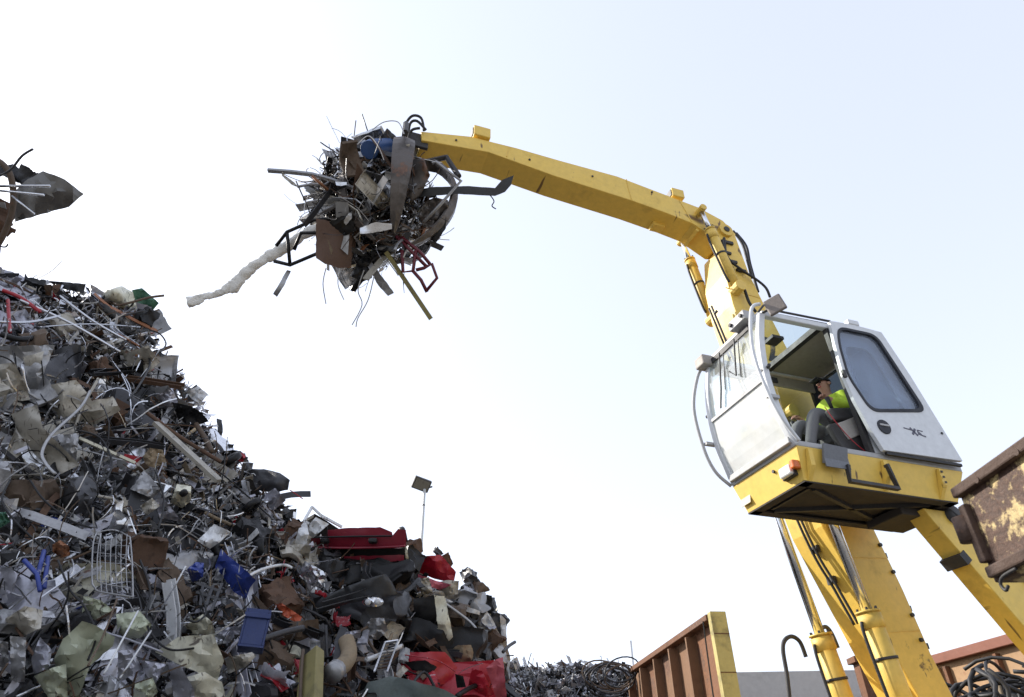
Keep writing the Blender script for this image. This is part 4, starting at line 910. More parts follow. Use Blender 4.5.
herorod('rusty_pipe', [(146, 412), (180, 437), (221, 462)], 2.0, 'rusty', 'rust brown pipe parallel above the long beige beam', 'pipe', out=.36)
herorod('pale_pipe', [(196, 424), (206, 440), (212, 452)], 2.6, 'brown', 'short thick brown pipe standing at the crest edge', 'pipe', out=.1)
herorod('pink_rod', [(290, 490), (303, 499)], .5, 'red', 'thin pinkish red rod poking out beyond the dark bonnet', 'rod', out=.2, n=5)
herorod('pale_pipe', [(248, 577), (256, 572), (270, 567), (284, 565), (292, 568)], 1.6, 'white', 'pale curved pipe above the torn blue plastic part', 'pipe', out=.42)
herorod('steel_ring', [(139, 332), (148, 330), (160, 334), (166, 344), (160, 352)], .8, 'black', 'black curved hose looping off the crest edge', 'hose', out=.15)
herorod('orange_bar', [(118, 334), (142, 348), (136, 356)], 1.0, 'copper', 'orange brown bent bar near the crest edge', 'bar', out=.3, curve=False)
hero('red_scrap', [(236, 455), (242, 452), (246, 456), (243, 462), (237, 461)], 'red', 'small red scrap at the end of the beige beam', 'scrap', out=.1, crump=.06)
for i, (a_, b2, c_) in enumerate([((0, 322), (60, 316), 'silver'), ((20, 300), (120, 352), 'silver'), ((60, 296), (126, 340), 'silver'), ((2, 290), (40, 312), 'red'), ((10, 332), (8, 300), 'red'), ((40, 327), (140, 327), 'silver'), ((0, 334), (34, 338), 'black')]):
    herorod('crest_bar', [a_, ((a_[0]+b2[0])/2, (a_[1]+b2[1])/2+(-1)**i*3), b2], [1.6, 1.4, 1.2, 2.0, 1.8, .7, 3][i], c_, ['silver bar lying level at the left edge under the crest', 'long silver bar slanting from the left crest to the orange bar', 'silver bar slanting just beneath the thin black crest sheet', 'red bar slanting at the top left of the heap', 'upright red bar at the left edge of the heap', 'thin straight silver wire stretched below the crest', 'thick black pipe at the left edge above the grey door skin'][i], 'bar', out=.3)
# dark blue crate
def open_crate(name, px, py, w_, d_, h_, rot, m, label, out):
    e = empty(name, hp(px, py, out)); e.rotation_euler = rot; tag(e, label, 'crate'); t = .02
    MB().box((0, 0, t/2), (w_, d_, t)).build('crate_floor', m, e)
    for s in (-1, 1):
        MB().box((s*(w_/2-t/2), 0, h_/2+t), (t, d_, h_)).build('crate_wall', m, e, bevel=.006); MB().box((0, s*(d_/2-t/2), h_/2+t), (w_-2*t-.002, t, h_)).build('crate_wall', m, e, bevel=.006)
    MB().box((0, -d_/2-.012, h_*.85), (w_*1.04, .03, .05)).build('crate_rim', m, e, bevel=.006)
    return e
open_crate('blue_crate', 250, 650, .25, .22, .36, (R(-6), R(3), R(18)), mat('dark_blue_plastic', (.008, .022, .105), .4, dirt=.3, var=0), 'dark blue plastic crate standing upright in the heap', .42)
# black slotted bracket under the blue lump
bkt = empty('slotted_bracket', hp(208, 598)); tag(bkt, 'dark slotted bracket below the smooth blue lump', 'bracket')
for pl_ in ([(196, 583), (222, 592)], [(196, 592), (220, 600)], [(222, 584), (211, 612)], [(203, 584), (200, 606)], [(213, 586), (206, 606)]):
    o = rod('slat', pl_, 1.8, P['charcoal'], .3, n=4, curve=False); o.parent = bkt; o.location -= bkt.location
# hoses in the dark mid heap
for i, pts_ in enumerate([[(140, 560), (150, 590), (146, 620), (156, 640), (172, 650), (196, 648)], [(200, 590), (206, 612), (196, 622), (186, 618)], [(58, 560), (70, 590), (84, 606), (96, 634), (88, 660)], [(30, 480), (44, 500), (70, 520), (92, 528)], [(155, 470), (164, 500), (158, 530)], [(10, 480), (2, 500), (14, 520), (40, 545)], [(140, 345), (150, 362), (140, 384), (128, 400)], [(76, 430), (100, 438), (112, 462), (106, 480)]]):
    herorod('black_hose', pts_, 1.0, 'black', 'black hose ' + ['winding down beside the big cream panel', 'curled above the small cream sheet', 'trailing from the blue fork to the sage panel', 'running under the slate plate to the right', 'hanging between the grey plate and tan plate', 'looping at the left edge under the beige channel', 'hanging down from the tan crest sheet', 'drooping below the bright cream rod'][i], 'hose', out=.45)
# ------------------------------------------------------------------ crushed cars and car parts at the right end of the heap
RED = mat('car_red', (.20, .012, .028), .35, .0, dirt=.3, rust=.0, scale=3, var=.05, bump=.02); REDB = mat('bright_car_red', (.36, .012, .026), .32, .0, dirt=.25, scale=3, var=.05, bump=.02)
BLK = mat('bumper_plastic', (.03, .032, .036), .42, dirt=.3, scale=4, var=0, dirtcol=(.08, .075, .07))
def sub(o, par): o.parent = par; o.location -= par.location; return o
q = hp(358, 548, .35); ca = empty('crushed_car', q); tag(ca, 'flattened dark red car on top of the car stack', 'car')
m_pp = (q-CAM).dot(fw)/F
sub(recentre(cbox(q+Vector((-.08, 1.2, .06)), (1.22, 2.0, .26), None, .05, 8, 3).build('body', RED)), ca)
sub(recentre(cbox(q+Vector((.02, 1.0, -.28)), (1.36, 1.9, .36), None, .09, 6, 7).build('crushed_interior', P['black'])), ca)  # black block fills the dark space beneath the flattened body
bp = sub(plate('bumper', [(311, 538), (340, 536), (392, 536), (398, 529), (406, 530), (406, 546), (390, 547), (350, 548), (311, 548)], RED, depth=(q-CAM).dot(fw)-.16, crump=.04, thick=.2, fine=9), ca)
sub(plate('tail_panel', [(327, 530), (345, 528), (380, 527), (392, 532), (393, 537), (327, 537)], RED, depth=(q-CAM).dot(fw)+.08, crump=.05, thick=.3, fine=8), ca)
sub(plate('lower_sill', [(311, 552), (345, 556), (404, 555), (404, 561), (345, 563), (311, 561)], RED, depth=(q-CAM).dot(fw)-.12, crump=.05, thick=.06, fine=9), ca)
for x, y in ((325, 541), (373, 541)): sub(recentre(MB().box(at(x, y, (q-CAM).dot(fw)-.20), (.12, .10, .07)).build('bumper_stop', P['black'], bevel=.02)), ca)
sub(plate('side_rag', [(400, 546), (406, 544), (409, 560), (402, 564)], P['cream'], depth=(q-CAM).dot(fw)-.02, crump=.05), ca)
sub(rod('shut_line', [(312, 537.5), (350, 536.5), (392, 536)], .9, P['black'], depth=(q-CAM).dot(fw)-.19, n=5), ca); sub(rod('bumper_lip', [(311, 547.5), (350, 548), (390, 547), (405, 546)], 1.2, RED, depth=(q-CAM).dot(fw)-.19, n=6), ca)
sub(plate('tail_gap', [(309, 549), (405, 548), (407, 566), (360, 574), (309, 570)], P['black'], depth=(q-CAM).dot(fw)-.04, crump=.06, thick=.05, fine=8), ca)  # black sheet paints in the shade of the gap under the bumper
wh = place(WHEEL, 'wheel', 'black', 403, 537, .34, 'black', random.Random(3), .3, .1); del wh['group']; wh.parent = ca; wh.location -= ca.location
q2 = hp(432, 670, .3); cb = empty('crushed_car', q2); tag(cb, 'bright red crushed car low in the stack', 'car'); d2 = (q2-CAM).dot(fw)
sub(recentre(cbox(q2+Vector((.05, .9, -.1)), (1.35, 1.5, .5), None, .1, 6, 13).build('body', REDB)), cb)
sub(plate('bonnet', [(372, 672), (388, 660), (405, 652), (445, 652), (459, 669), (457, 683), (437, 685), (405, 674)], REDB, depth=d2-.12, crump=.12, b=-.006, fine=10, smooth=False, thick=.03), cb)
sub(plate('wing', [(472, 668), (482, 671), (496, 697), (480, 700), (468, 686)], REDB, depth=d2-.12, crump=.1), cb)
sub(plate('headlight_hole', [(455, 674), (463, 676), (466, 687), (457, 688)], P['black'], depth=d2-.28, crump=.02, thick=.02), cb); sub(rod('bonnet_crease', [(392, 664), (420, 676), (440, 684)], .7, P['black'], depth=d2-.24, n=5), cb); sub(rod('bonnet_crease', [(405, 655), (436, 660), (456, 672)], .6, P['red'], depth=d2-.22, n=5), cb)  # black plate and rod draw the shade of lamp opening and crease
sub(plate('vent_patch', [(404, 662), (425, 660), (437, 667), (432, 674), (412, 670)], P['black'], depth=d2-.2, crump=.04, thick=.01), cb)
sub(plate('door_skin', [(486, 668), (495, 660), (503, 657), (507, 700), (497, 700)], mat('faded_red', (.42, .08, .10), .4, dirt=.3), depth=d2-.1, crump=.1), cb)
def H2(nm, poly, c, lab, cat, ou=.35, **kw):
    kw = {'crump': .12, 'fine': 7, **kw}; return tag(plate(nm, poly, P[c] if c in P else c, out=ou, **kw), lab, cat)
bm_ = H2('car_bumper', [(311, 616), (313, 606), (322, 597), (350, 585), (376, 576), (386, 574), (392, 582), (398, 594), (386, 597), (350, 603)], BLK, 'large black plastic car bumper below the dark red car', 'bumper', .85, crump=.10, thick=.14, smooth=True, jag=.1, a=.003)
for pts_ in ([(322, 602), (350, 594), (372, 587)], [(316, 609), (350, 600), (392, 591)]): sub(rod('trim_strip', pts_, .7, P['black'], .98, n=5), bm_)  # black rods paint in the shaded grooves along the bumper
sub(rod('fog_lamp_slot', [(366, 584), (370, 583)], 2.4, P['black'], .95, n=8), bm_)
hl = H2('headlight', [(373+11*math.cos(k*.524), 602-5*math.sin(k*.524)) for k in range(12)], mat('reflector', (.85, .86, .88), .1, 1., dirt=.15, scale=14), 'oval chrome headlight hanging under the black bumper', 'headlight', .9, crump=.06, thick=.08, jag=.0)
for x in (368, 377): sub(rod('bulb_cup', [(x, 602), (x, 602, .03)], 3, P['white'], .98, n=10), hl)
df = H2('door_frame', [(434, 595), (445, 596), (453, 637), (444, 645), (412, 641), (408, 634), (430, 632), (438, 628)], 'cream', 'cream framed car door with a dark window', 'car door', .5, crump=.1)
sub(plate('window_opening', [(413, 599), (435, 595), (440, 630), (415, 629)], P['black'], out=.42, crump=.04), df)
sub(plate('seat_strap', [(420, 602), (426, 598), (437, 612), (432, 616)], P['charcoal'], out=.48, crump=.04), df)
for px_, py_, sz, col_, lab, ou, sd_ in [(345, 606, (1.35, 1.2, .30), 'charcoal', 'flattened dark grey car body behind the black bumper', .15, 21), (428, 640, (1.25, 1.2, .34), 'black', 'flattened black car body under the cream framed door', .15, 25), (455, 605, (.9, 1.1, .28), 'grey', 'flattened grey car body at the right shoulder of the stack', .0, 29), (362, 574, (1.3, 1.2, .22), 'black', 'flattened black car roof between the dark red car and the bumper', .2, 33)]:
    q_ = hp(px_, py_, ou); tag(recentre(cbox(q_+Vector((0, .5, 0)), sz, Matrix.Rotation(R(6-sd_ % 5*4), 3, 'Y') @ Matrix.Rotation(R(8), 3, 'Z'), .11, 14, sd_).build('crushed_car', P[col_], sharp=30)), lab, 'car body')
for nm, poly, c, lab, cat, ou in [
    ('crushed_wing', [(417, 564), (425, 556), (441, 555), (456, 572), (454, 583), (435, 579), (418, 572)], REDB, 'red crumpled wing standing behind the cream framed door', 'car wing', .1),
    ('crushed_wing', [(418, 574), (434, 580), (452, 585), (440, 590), (419, 583)], mat('pink_red', (.45, .10, .14), .4, dirt=.3), 'pinkish torn panel under the red crumpled wing', 'panel', .18),
    ('seat_foam', [(419, 579), (429, 577), (433, 593), (421, 595)], 'beige', 'beige foam block above the cream framed door', 'foam block', .3),
    ('seat_foam', [(433, 583), (448, 580), (459, 581), (458, 594), (444, 597)], 'beige', 'wide beige trim piece right of the foam block', 'trim', .3),
    ('sheet_panel', [(463, 585), (475, 590), (480, 604), (468, 607), (458, 598)], 'lilac grey', 'pale blue-grey panel on the right shoulder of the stack', 'panel', .2),
    ('long_trim', [(444, 597), (456, 603), (480, 611), (480, 615), (458, 609), (445, 602)], 'white', 'white curved trim strip right of the cream framed door', 'trim', .4),
    ('white_flap', [(476, 632), (481, 620), (487, 611), (494, 622), (501, 638), (488, 630)], 'white', 'white triangular flap at the right edge of the stack', 'flap', .4),
    ('sheet_panel', [(500, 614), (506, 620), (507, 645), (502, 648)], 'white', 'narrow white edge strip beyond the white triangular flap', 'panel', .2),
    ('carton', [(446, 653), (458, 645), (474, 645), (479, 657), (467, 664), (454, 660)], 'tan', 'brown cardboard lump on the bright red bonnet', 'carton', .5),
    ('slatted_bonnet', [(358, 700), (368, 682), (390, 676), (415, 681), (445, 690), (462, 700)], mat('grey_green', (.13, .16, .16), .4, dirt=.35), 'grey-green bent bonnet at the bottom edge of the stack', 'car bonnet', .62),
    ('sheet_panel', [(342, 632), (361, 630), (360, 638), (345, 639)], 'lilac grey', 'small pale blue plate above the tan exhaust pipe', 'plate', .42),
    ('round_cover', [(363, 628), (371, 618), (384, 618), (388, 630), (378, 640), (365, 638)], 'grey', 'dented grey round cover left of the cream framed door', 'cover', .45),
    ('sheet_panel', [(388, 612), (404, 606), (412, 620), (408, 634), (394, 630)], 'charcoal', 'dark plastic liner hanging left of the cream framed door', 'liner', .42),
    ('white_cabinet', [(294, 546), (299, 528), (306, 519), (309, 534), (305, 548)], 'white', 'white cabinet side standing left of the dark red car', 'cabinet panel', .3),
    ('white_cabinet', [(303, 531), (316, 517), (329, 524), (313, 538)], 'white', 'tilted off-white cabinet door left of the dark red car', 'cabinet panel', .38)]:
    H2(nm, poly, c, lab, cat, ou)
wf = empty('window_frame', hp(312, 514)); tag(wf, 'small white frame sticking up behind the cabinet door', 'frame')
for pl_ in ([(304, 521), (312, 507)], [(312, 507), (324, 518)], [(304, 521), (309, 524)], [(322, 516), (342, 527)]): sub(rod('frame_bar', pl_, 1.6, P['white'], .3, n=4, curve=False), wf)
ex = tag(rod('exhaust_pipe', [(346, 640), (349, 652), (346, 662), (335, 671)], 8, P['tan'], .5, n=12), 'fat tan exhaust pipe bent like a boot', 'exhaust pipe')
sub(rod('pipe_flange', [(337, 669), (332, 674)], 10, P['grey'], .55, n=12, curve=False), ex)
gr = empty('radiator_grille', hp(386, 655)); tag(gr, 'slatted radiator grille leaning on the bright red bonnet', 'grille')
for pl_ in ([(385, 642), (374, 672)], [(398, 640), (387, 672)], [(385, 642), (398, 640)]): sub(rod('grille_rail', pl_, .9, P['silver'], .66, n=5, curve=False), gr)
for k in range(9):
    t_ = k/9; sub(rod('grille_slat', [(385-11*t_, 643.5+30*t_), (397-11*t_, 641.5+31*t_)], 1.0, P['charcoal'], .64, n=4, curve=False), gr)
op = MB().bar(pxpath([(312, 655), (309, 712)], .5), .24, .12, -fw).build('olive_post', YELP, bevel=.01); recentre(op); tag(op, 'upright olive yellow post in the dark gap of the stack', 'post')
for i, (pts_, r_, c_, lab) in enumerate([([(303, 650), (301, 676), (300, 704)], 1.8, 'brown', 'thin brown upright pole left of the olive post'), ([(260, 640), (285, 632), (303, 628)], 3.5, 'charcoal', 'thick dark pipe lying left of the olive post'), ([(402, 646), (380, 655), (366, 660)], 2.4, 'white', 'short white pipe behind the radiator grille'),
        ([(392, 634), (385, 650), (380, 668)], 1.6, 'tan', 'wooden stick behind the radiator grille'), ([(457, 696), (470, 688), (480, 684)], 2.5, 'black', 'black hose across the bright red wing'), ([(503, 652), (509, 646), (515, 642)], 1.7, 'charcoal', 'dark stub pipe pointing out at the right end of the stack'),
        ([(462, 588), (470, 584), (473, 594), (470, 604)], 2.0, 'charcoal', 'dark shock absorber on the right shoulder of the stack'), ([(395, 596), (408, 590), (419, 580)], 3, 'black', 'black hose above the cream framed door'), ([(440, 600), (470, 622), (480, 636)], 1.4, 'grey', 'thin grey rail right of the cream framed door'), ([(408, 690), (424, 672), (436, 690)], 1.6, 'black', 'black bent wiper linkage over the bright red bonnet')]):
    herorod('stack_pipe', pts_, r_, c_, lab, 'pipe', out=.5 if i != 6 else .2)
# dark fragments that round off the right shoulder
for i, (x, y, s_) in enumerate([(470, 578, .3), (478, 592, .28), (488, 606, .26), (447, 560, .2), (438, 552, .16), (398, 590, .3), (412, 560, .35), (492, 640, .35), (497, 625, .3), (452, 620, .4), (465, 632, .4), (412, 548, .3), (480, 652, .3), (460, 615, .3), (330, 572, .3), (370, 570, .3), (395, 574, .3)]):
    c_ = ['charcoal', 'brown', 'black', 'rusty'][i % 4]; o = place(CASES[i % 6], 'crushed_casing', c_, x, y, s_, c_, rnd, .4, .12); register(o, 'crushed %s car component' % c_, x, y, 'car part')
for k in range(46):                                               # dark trim, brackets and pipes strewn over the car stack
    while True:
        p = (rnd.uniform(270, 500), rnd.uniform(560, 700))
        if inside(p, HEAP): break
    kd = rnd.choice(('tube', 'strip', 'strip', 'angle', 'channel')); c = rnd.choice(('black', 'charcoal', 'charcoal', 'rusty', 'brown', 'grey'))
    o = place(rnd.choice(BARS[kd]), 'scrap_'+('angle_iron' if kd == 'angle' else kd), c, *p, (rnd.uniform(.3, .8), .8, .8), c, rnd, .75, rnd.uniform(.2, .5), grp='trim and brackets on the car stack'); register(o, 'short '+KN[kd] % c, *p, 'metal bar')
for k in range(30):
    while True:
        p = (rnd.uniform(275, 500), rnd.uniform(565, 700))
        if inside(p, HEAP): break
    c = rnd.choice(('black', 'charcoal', 'grey', 'rusty', 'lilac grey', 'brown', 'beige', 'red'))
    o = place(rnd.choice(SHEETS), 'scrap_sheet', c, *p, rnd.uniform(.18, .38), c, rnd, .6, rnd.uniform(.2, .45), grp='trim and brackets on the car stack'); register(o, 'small torn %s body sheet' % c, *p, 'sheet metal')
# scrap jutting in at the top left
JD = 10.6
tag(plate('jutting_sheet', [(15, 222), (14, 192), (24, 182), (43, 171), (65, 179.5), (84, 194), (69, 207)], mat('dull_grey_sheet', (.15, .145, .135), .45, .3, dirt=.4), depth=JD, crump=.25, a=.006, fine=7), 'dark pointed sheet jutting in at the top left edge', 'panel')
tag(rod('curved_pipe', [(-14, 158), (0, 162), (11, 177), (13, 207), (2, 238), (-16, 262)], 3, P['brown'], depth=JD-.2), 'thick dark curved pipe at the top left edge', 'pipe')
for i, (pts_, r_, c_) in enumerate([([(-10, 186), (50, 186)], 1.4, 'silver'), ([(-6, 190), (44, 195)], 1.2, 'silver'), ([(12, 196), (34, 214)], 1.2, 'silver'), ([(-12, 180), (9, 171), (22, 156), (33, 149)], 1.2, 'charcoal'), ([(-20, 240), (3, 247), (8, 244)], .8, 'black')]):
    tag(rod('jutting_bar', pts_, r_, P[c_], depth=JD-.25-.03*i), ['upper level silver bar crossing the pointed sheet at top left', 'lower level silver bar crossing the pointed sheet at top left', 'short silver bar slanting down across the pointed sheet', 'dark hooked bar rising above the pointed sheet', 'thin black wire end below the curved pipe at top left'][i], 'bar')
for i, (x, y, s_, c_) in enumerate([(-22, 190, 1.2, 'charcoal'), (-30, 225, 1.2, 'grey'), (14, 176, .5, 'black'), (-14, 205, .9, 'rusty'), (22, 178, .4, 'charcoal')]):
    o = place(SHEETS[i*3], 'scrap_sheet', c_, x, y, s_, c_, rnd, .5, 0, depth=JD+.1); register(o, 'crumpled %s sheet metal' % c_, x, y, 'sheet metal')

# ------------------------------------------------------------------ the grab and its load
GST = mat('grab_steel', (.12, .105, .095), .4, .6, dirt=.6, rust=.35, scale=5, var=.1)
def cw(l): return CT+CX*l[0]+CY*l[1]+Vector((0, 0, l[2]))
hub = (4.0, -1.5, 4.30)
gb = empty('orange_peel_grab', cw(hub), YAW); tag(gb, 'worn steel claw grab hanging from the boom tip, clenched shut', 'grab')
MB().tube([(0, 0, .05), (0, 0, -.25)], [.22, .26], 16).build('hub', GST, gb, bevel=.01); MB().tube([(-.12, 0, .42), (-.06, 0, .2), (0, 0, .02)], [.10, .12, .13], 12).build('swivel', DARK, gb, True)
for s in (-1, 1): MB().box((-.17, s*.14, .42), (.30, .05, .26)).build('tip_lug', DARK, gb, bevel=.01)
def tine(ang):
    prof = [(.2, -.05, .26), (.46, -.06, .34), (.68, -.35, .40), (.73, -.72, .38), (.63, -1.08, .30), (.42, -1.34, .20), (.2, -1.48, .06)]
    d = Vector((math.cos(ang), math.sin(ang), 0)); s = Vector((-math.sin(ang), math.cos(ang), 0)); mb = MB(); vs = []
    P_ = smooth_path([(a, b, c) for a, b, c in prof], 3)
    for i, p in enumerate(P_):
        for k, (w_, t_) in enumerate(((-.5, .03), (0, .07), (.5, .03), (.5, 0), (0, .02), (-.5, 0))): vs.append(d*(p.x+t_)+s*(w_*p.z*.68)+Vector((0, 0, p.y)))
    fs = [(i*6+j, i*6+(j+1) % 6, (i+1)*6+(j+1) % 6, (i+1)*6+j) for i in range(len(P_)-1) for j in range(6)]+[(5, 4, 3, 2, 1, 0), tuple(range((len(P_)-1)*6, len(P_)*6))]
    t = mb.add(vs, fs).build('tine', GST, gb, bevel=.006)
    MB().tube([d*.25+Vector((0, 0, .02)), d*.62+Vector((0, 0, .10)), d*.80+Vector((0, 0, -.30))], .04, 8).build('tine_cylinder', DARK, t)
for k in range(5): tine(R(84+72*k))
for i, pts_ in enumerate([[(424, 131), (421, 118), (412, 116), (405, 126), (404, 140)], [(426, 130), (417, 121), (410, 124), (408, 140)], [(420, 128), (412, 130), (409, 138), (414, 146)]]):
    o = rod('hydraulic_hose', pts_, 1.4, RUB, depth=9.45-.06*i); o.parent = gb; o.matrix_parent_inverse = (Matrix.Translation(gb.location) @ Matrix.Rotation(YAW, 4, 'Z')).inverted()
LD = 8.95; C0 = at(371, 206, LD)
rnd = random.Random(51); pts = []
for k in range(1250):
    v = rnd_unit(rnd)*rnd.uniform(.1, 1)**.6*(1+.35*N3((k*.37, 1, 2))); p = C0+Vector((v.x*.76, v.y*.70, v.z*.82)); pts.append((p, 300, 560))
PAL_LOAD = [('charcoal', 4), ('black', 4), ('grey', 6), ('silver', 6), ('brown', 3), ('rusty', 2), ('beige', 1.5), ('white', .8), ('copper', .5)]
filler('load_fragments', pts, rnd, lambda a, b: PAL_LOAD, .04, .12, 560, 'tangle of wires and small scrap clenched inside the grab', 'scrap', .006, .8)
LAND += [(380, 149, 'the blue drum'), (334, 245, 'the rust brown board'), (405, 185, 'the broad front claw'), (470, 188, 'the long hanging black bumper'), (330, 180, 'the long grey bar'), (415, 272, 'the red bent frame'), (436, 212, 'the rounded steel bowl'), (385, 262, 'the yellow bar'), (345, 160, 'the load outline at upper left')]
for k in range(84):
    v = rnd_unit(rnd); p = C0+Vector((v.x*.78, v.y*.74, v.z*.84))*rnd.uniform(.7, 1.1); px, py = pix(p); c_ = pick(rnd, PAL_LOAD); dp = (p-CAM).dot(fw)
    if k < 30: o = place(rnd.choice(SHEETS), 'scrap_sheet', c_, px, py, rnd.uniform(.3, .62), c_, rnd, .2, depth=dp, grp='loose pieces clenched in the grab'); register(o, 'torn %s load sheet' % c_, px, py, 'sheet metal')
    else:
        kd = rnd.choice(('tube', 'strip', 'strip', 'rod', 'angle', 'channel')); o = place(rnd.choice(BARS[kd]), 'scrap_'+('angle_iron' if kd == 'angle' else kd), c_, px, py, (rnd.uniform(.4, 1.0), .8, .8), c_, rnd, .3, depth=dp, grp='loose pieces clenched in the grab'); register(o, (KN[kd] % c_)+' in the load', px, py, 'metal bar')
LN = LD-.72
def G(nm, poly, c, lab, cat, dep=LN, **kw): kw = {'crump': .05, 'fine': 6, **kw}; return tag(plate(nm, poly, P[c] if c in P else c, depth=dep, **kw), lab, cat)
def GR(nm, pts_, r_, c, lab, cat, dep=LN, **kw): return tag(rod(nm, pts_, r_, P[c] if c in P else c, depth=dep, **kw), lab, cat)
dr = tag(recentre(MB().tube([at(369, 150, LD-.45), at(372, 149, LD-.35), at(391, 148, LD-.0), at(393, 148, LD+.05)], [.115, .125, .125, .118], 18).build('blue_drum', mat('drum_blue', (.03, .09, .26), .4, dirt=.25), bevel=.006)), 'blue metal drum at the top of the hanging load', 'drum')
dr.data.polygons.foreach_set('use_smooth', [len(p.vertices) == 4 for p in dr.data.polygons])
G('dark_plate', [(380, 138), (387, 128), (400, 140), (393, 152)], 'charcoal', 'dark square plate standing above the blue drum', 'plate', LD-.1)
G('pale_plate', [(392, 153), (401, 145), (410, 144), (408, 152), (396, 158)], 'beige', 'small beige plate right of the blue drum', 'plate', LN+.1)
b_ = MB().bar(pxpath([(268, 170.5), (290, 172), (312, 174.5), (332, 180), (352, 188)], 0, LN+.1), .05, .03, (0, 0, 1)).build('grey_bar', P['grey']); recentre(b_); tag(b_, 'long grey bar sticking out left of the hanging load', 'bar')
G('torn_rag', [(281, 168), (284, 175), (294, 182), (300, 188), (292, 185), (282, 176)], 'beige', 'torn pale rag caught on the long grey bar', 'rag', LN+.02, thick=.01)
fr = empty('bent_tubing', at(316, 240, LN)); tag(fr, 'black bent tube frame sticking out left of the load', 'tube frame')
for pl_ in ([(276, 246), (287, 232), (314, 220), (330, 219)], [(287, 232), (290, 265)], [(274, 261), (290, 265), (316, 254), (330, 250)], [(294, 250), (301, 233), (324, 233)]): sub(rod('frame_tube', pl_, 1.9, P['black'], depth=LN+.05, n=6, curve=False), fr)
bd_ = G('brown_board', [(316, 218), (334, 222), (353, 226), (351, 268), (338, 268), (325, 264), (316, 258)], mat('brown_board', (.10, .055, .035), .6, dirt=.3, rust=.1, var=0), 'rust brown board at the lower left of the load', 'board', LN-.05, crump=.03, a=.012, thick=.03)
sub(plate('wood_strip', [(320, 236), (325, 234), (333, 250), (331, 255)], P['tan'], depth=LN-.10, crump=.02), bd_)
G('grey_strip', [(287, 270), (291, 271), (284, 286), (277, 297), (273, 294), (279, 284)], 'grey', 'short grey strip dangling below the bent tube frame', 'strip', LN+.05, thick=.012)
G('grey_strip', [(366, 263), (371, 261), (394, 293), (388, 296), (378, 285)], 'grey', 'grey flat strip hanging below the load', 'strip', LN+.3)
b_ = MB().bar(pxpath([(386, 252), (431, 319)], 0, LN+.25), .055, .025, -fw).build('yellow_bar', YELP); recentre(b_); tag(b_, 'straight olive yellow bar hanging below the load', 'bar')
rf = empty('red_tubing', at(412, 262, LN+.25)); tag(rf, 'dark red bent tube frame hanging below the load', 'tube frame')
RD = mat('dark_red_tube', (.12, .012, .022), .4, dirt=.3, var=0)
for pl_ in ([(402, 250), (403, 272), (413, 271), (416, 250)], [(413, 271), (421, 280), (427, 292)], [(416, 270), (424, 268), (432, 264), (437, 278), (427, 290)], [(396, 236), (412, 252), (426, 266)], [(400, 236), (420, 252), (430, 264)]): sub(rod('frame_tube', pl_, 1.8, RD, depth=LN+.2, n=6, curve=False), rf)
G('hanging_bumper', [(416, 190), (432, 187), (469, 186), (495, 188), (502, 180), (514, 175), (511, 185), (505, 192), (495, 196), (456, 194), (420, 197)], BLK, 'long black bumper sticking out right of the load', 'bumper', LN+.35, crump=.05, thick=.12, fine=12, jag=.15)
GR('bumper_wire', [(490, 195), (494, 201), (492, 206), (496, 209)], .6, 'black', 'thin black wire dangling from the hanging bumper', 'wire', LN+.35)
GR('bent_tube', [(432, 163), (436, 162), (461, 181), (440, 205), (424, 222)], 1.7, 'grey', 'bent grey tube right of the claws', 'tube', LN+.15, curve=False)
G('steel_bowl', [(424, 203), (434, 197), (448, 200), (449, 214), (438, 225), (424, 228), (418, 216)], GST, 'rounded steel bowl at the right side of the load', 'bowl', LN+.2, crump=.22, smooth=True)
G('wide_blade', [(408, 160), (424, 158), (430, 176), (420, 196), (410, 204)], GST, 'wide curved steel blade behind the bent grey tube', 'blade', LN+.25, crump=.12, smooth=True)
G('plastic_scrap', [(434, 222), (446, 214), (446, 228), (436, 243), (428, 238)], 'black', 'black plastic piece at the lower right of the load', 'panel', LN+.3)
G('white_scrap', [(348, 214), (352, 211), (352, 218), (346, 225), (343, 222)], 'white', 'small white scrap in the middle of the load', 'scrap', LN-.08)
G('steel_channel', [(360, 228), (376, 222), (392, 224), (392, 229), (372, 233), (360, 234)], 'silver', 'bright silver channel across the lower load', 'channel', LN-.1)
G('dark_rag', [(358, 262), (366, 256), (376, 262), (372, 278), (362, 282), (350, 276)], 'black', 'black ragged piece under the load', 'rag', LN+.2, crump=.1)
GR('aerial', [(362, 114), (370, 138)], .6, 'black', 'thin aerial rod rising above the load', 'rod', LD, curve=False)
GR('orange_bar', [(312, 176), (328, 190)], 1.6, 'copper', 'short orange brown bar beneath the long grey bar', 'bar', LN, curve=False)
for i, pts_ in enumerate([[(325, 214), (318, 200), (330, 190), (318, 196)], [(344, 155), (356, 146), (368, 136), (378, 146), (384, 160)], [(364, 270), (358, 290), (362, 305), (352, 325)], [(374, 276), (368, 300), (358, 318), (356, 327)], [(340, 266), (338, 284), (344, 300)], [(326, 268), (323, 284), (326, 304)], [(372, 130), (384, 122), (398, 122), (404, 134)]]):
    GR('loose_wire', pts_, .55, ['black', 'silver', 'grey', 'grey', 'white', 'lilac grey', 'silver'][i], ['black wire loop left of the load', 'pale wire arching over the blue drum', 'left long grey wire trailing below the load', 'right long grey wire trailing below the load', 'short white wire trailing under the brown board', 'thin lilac wire under the brown board', 'fine wire arching above the dark square plate'][i], 'wire', LN+.1, n=5)
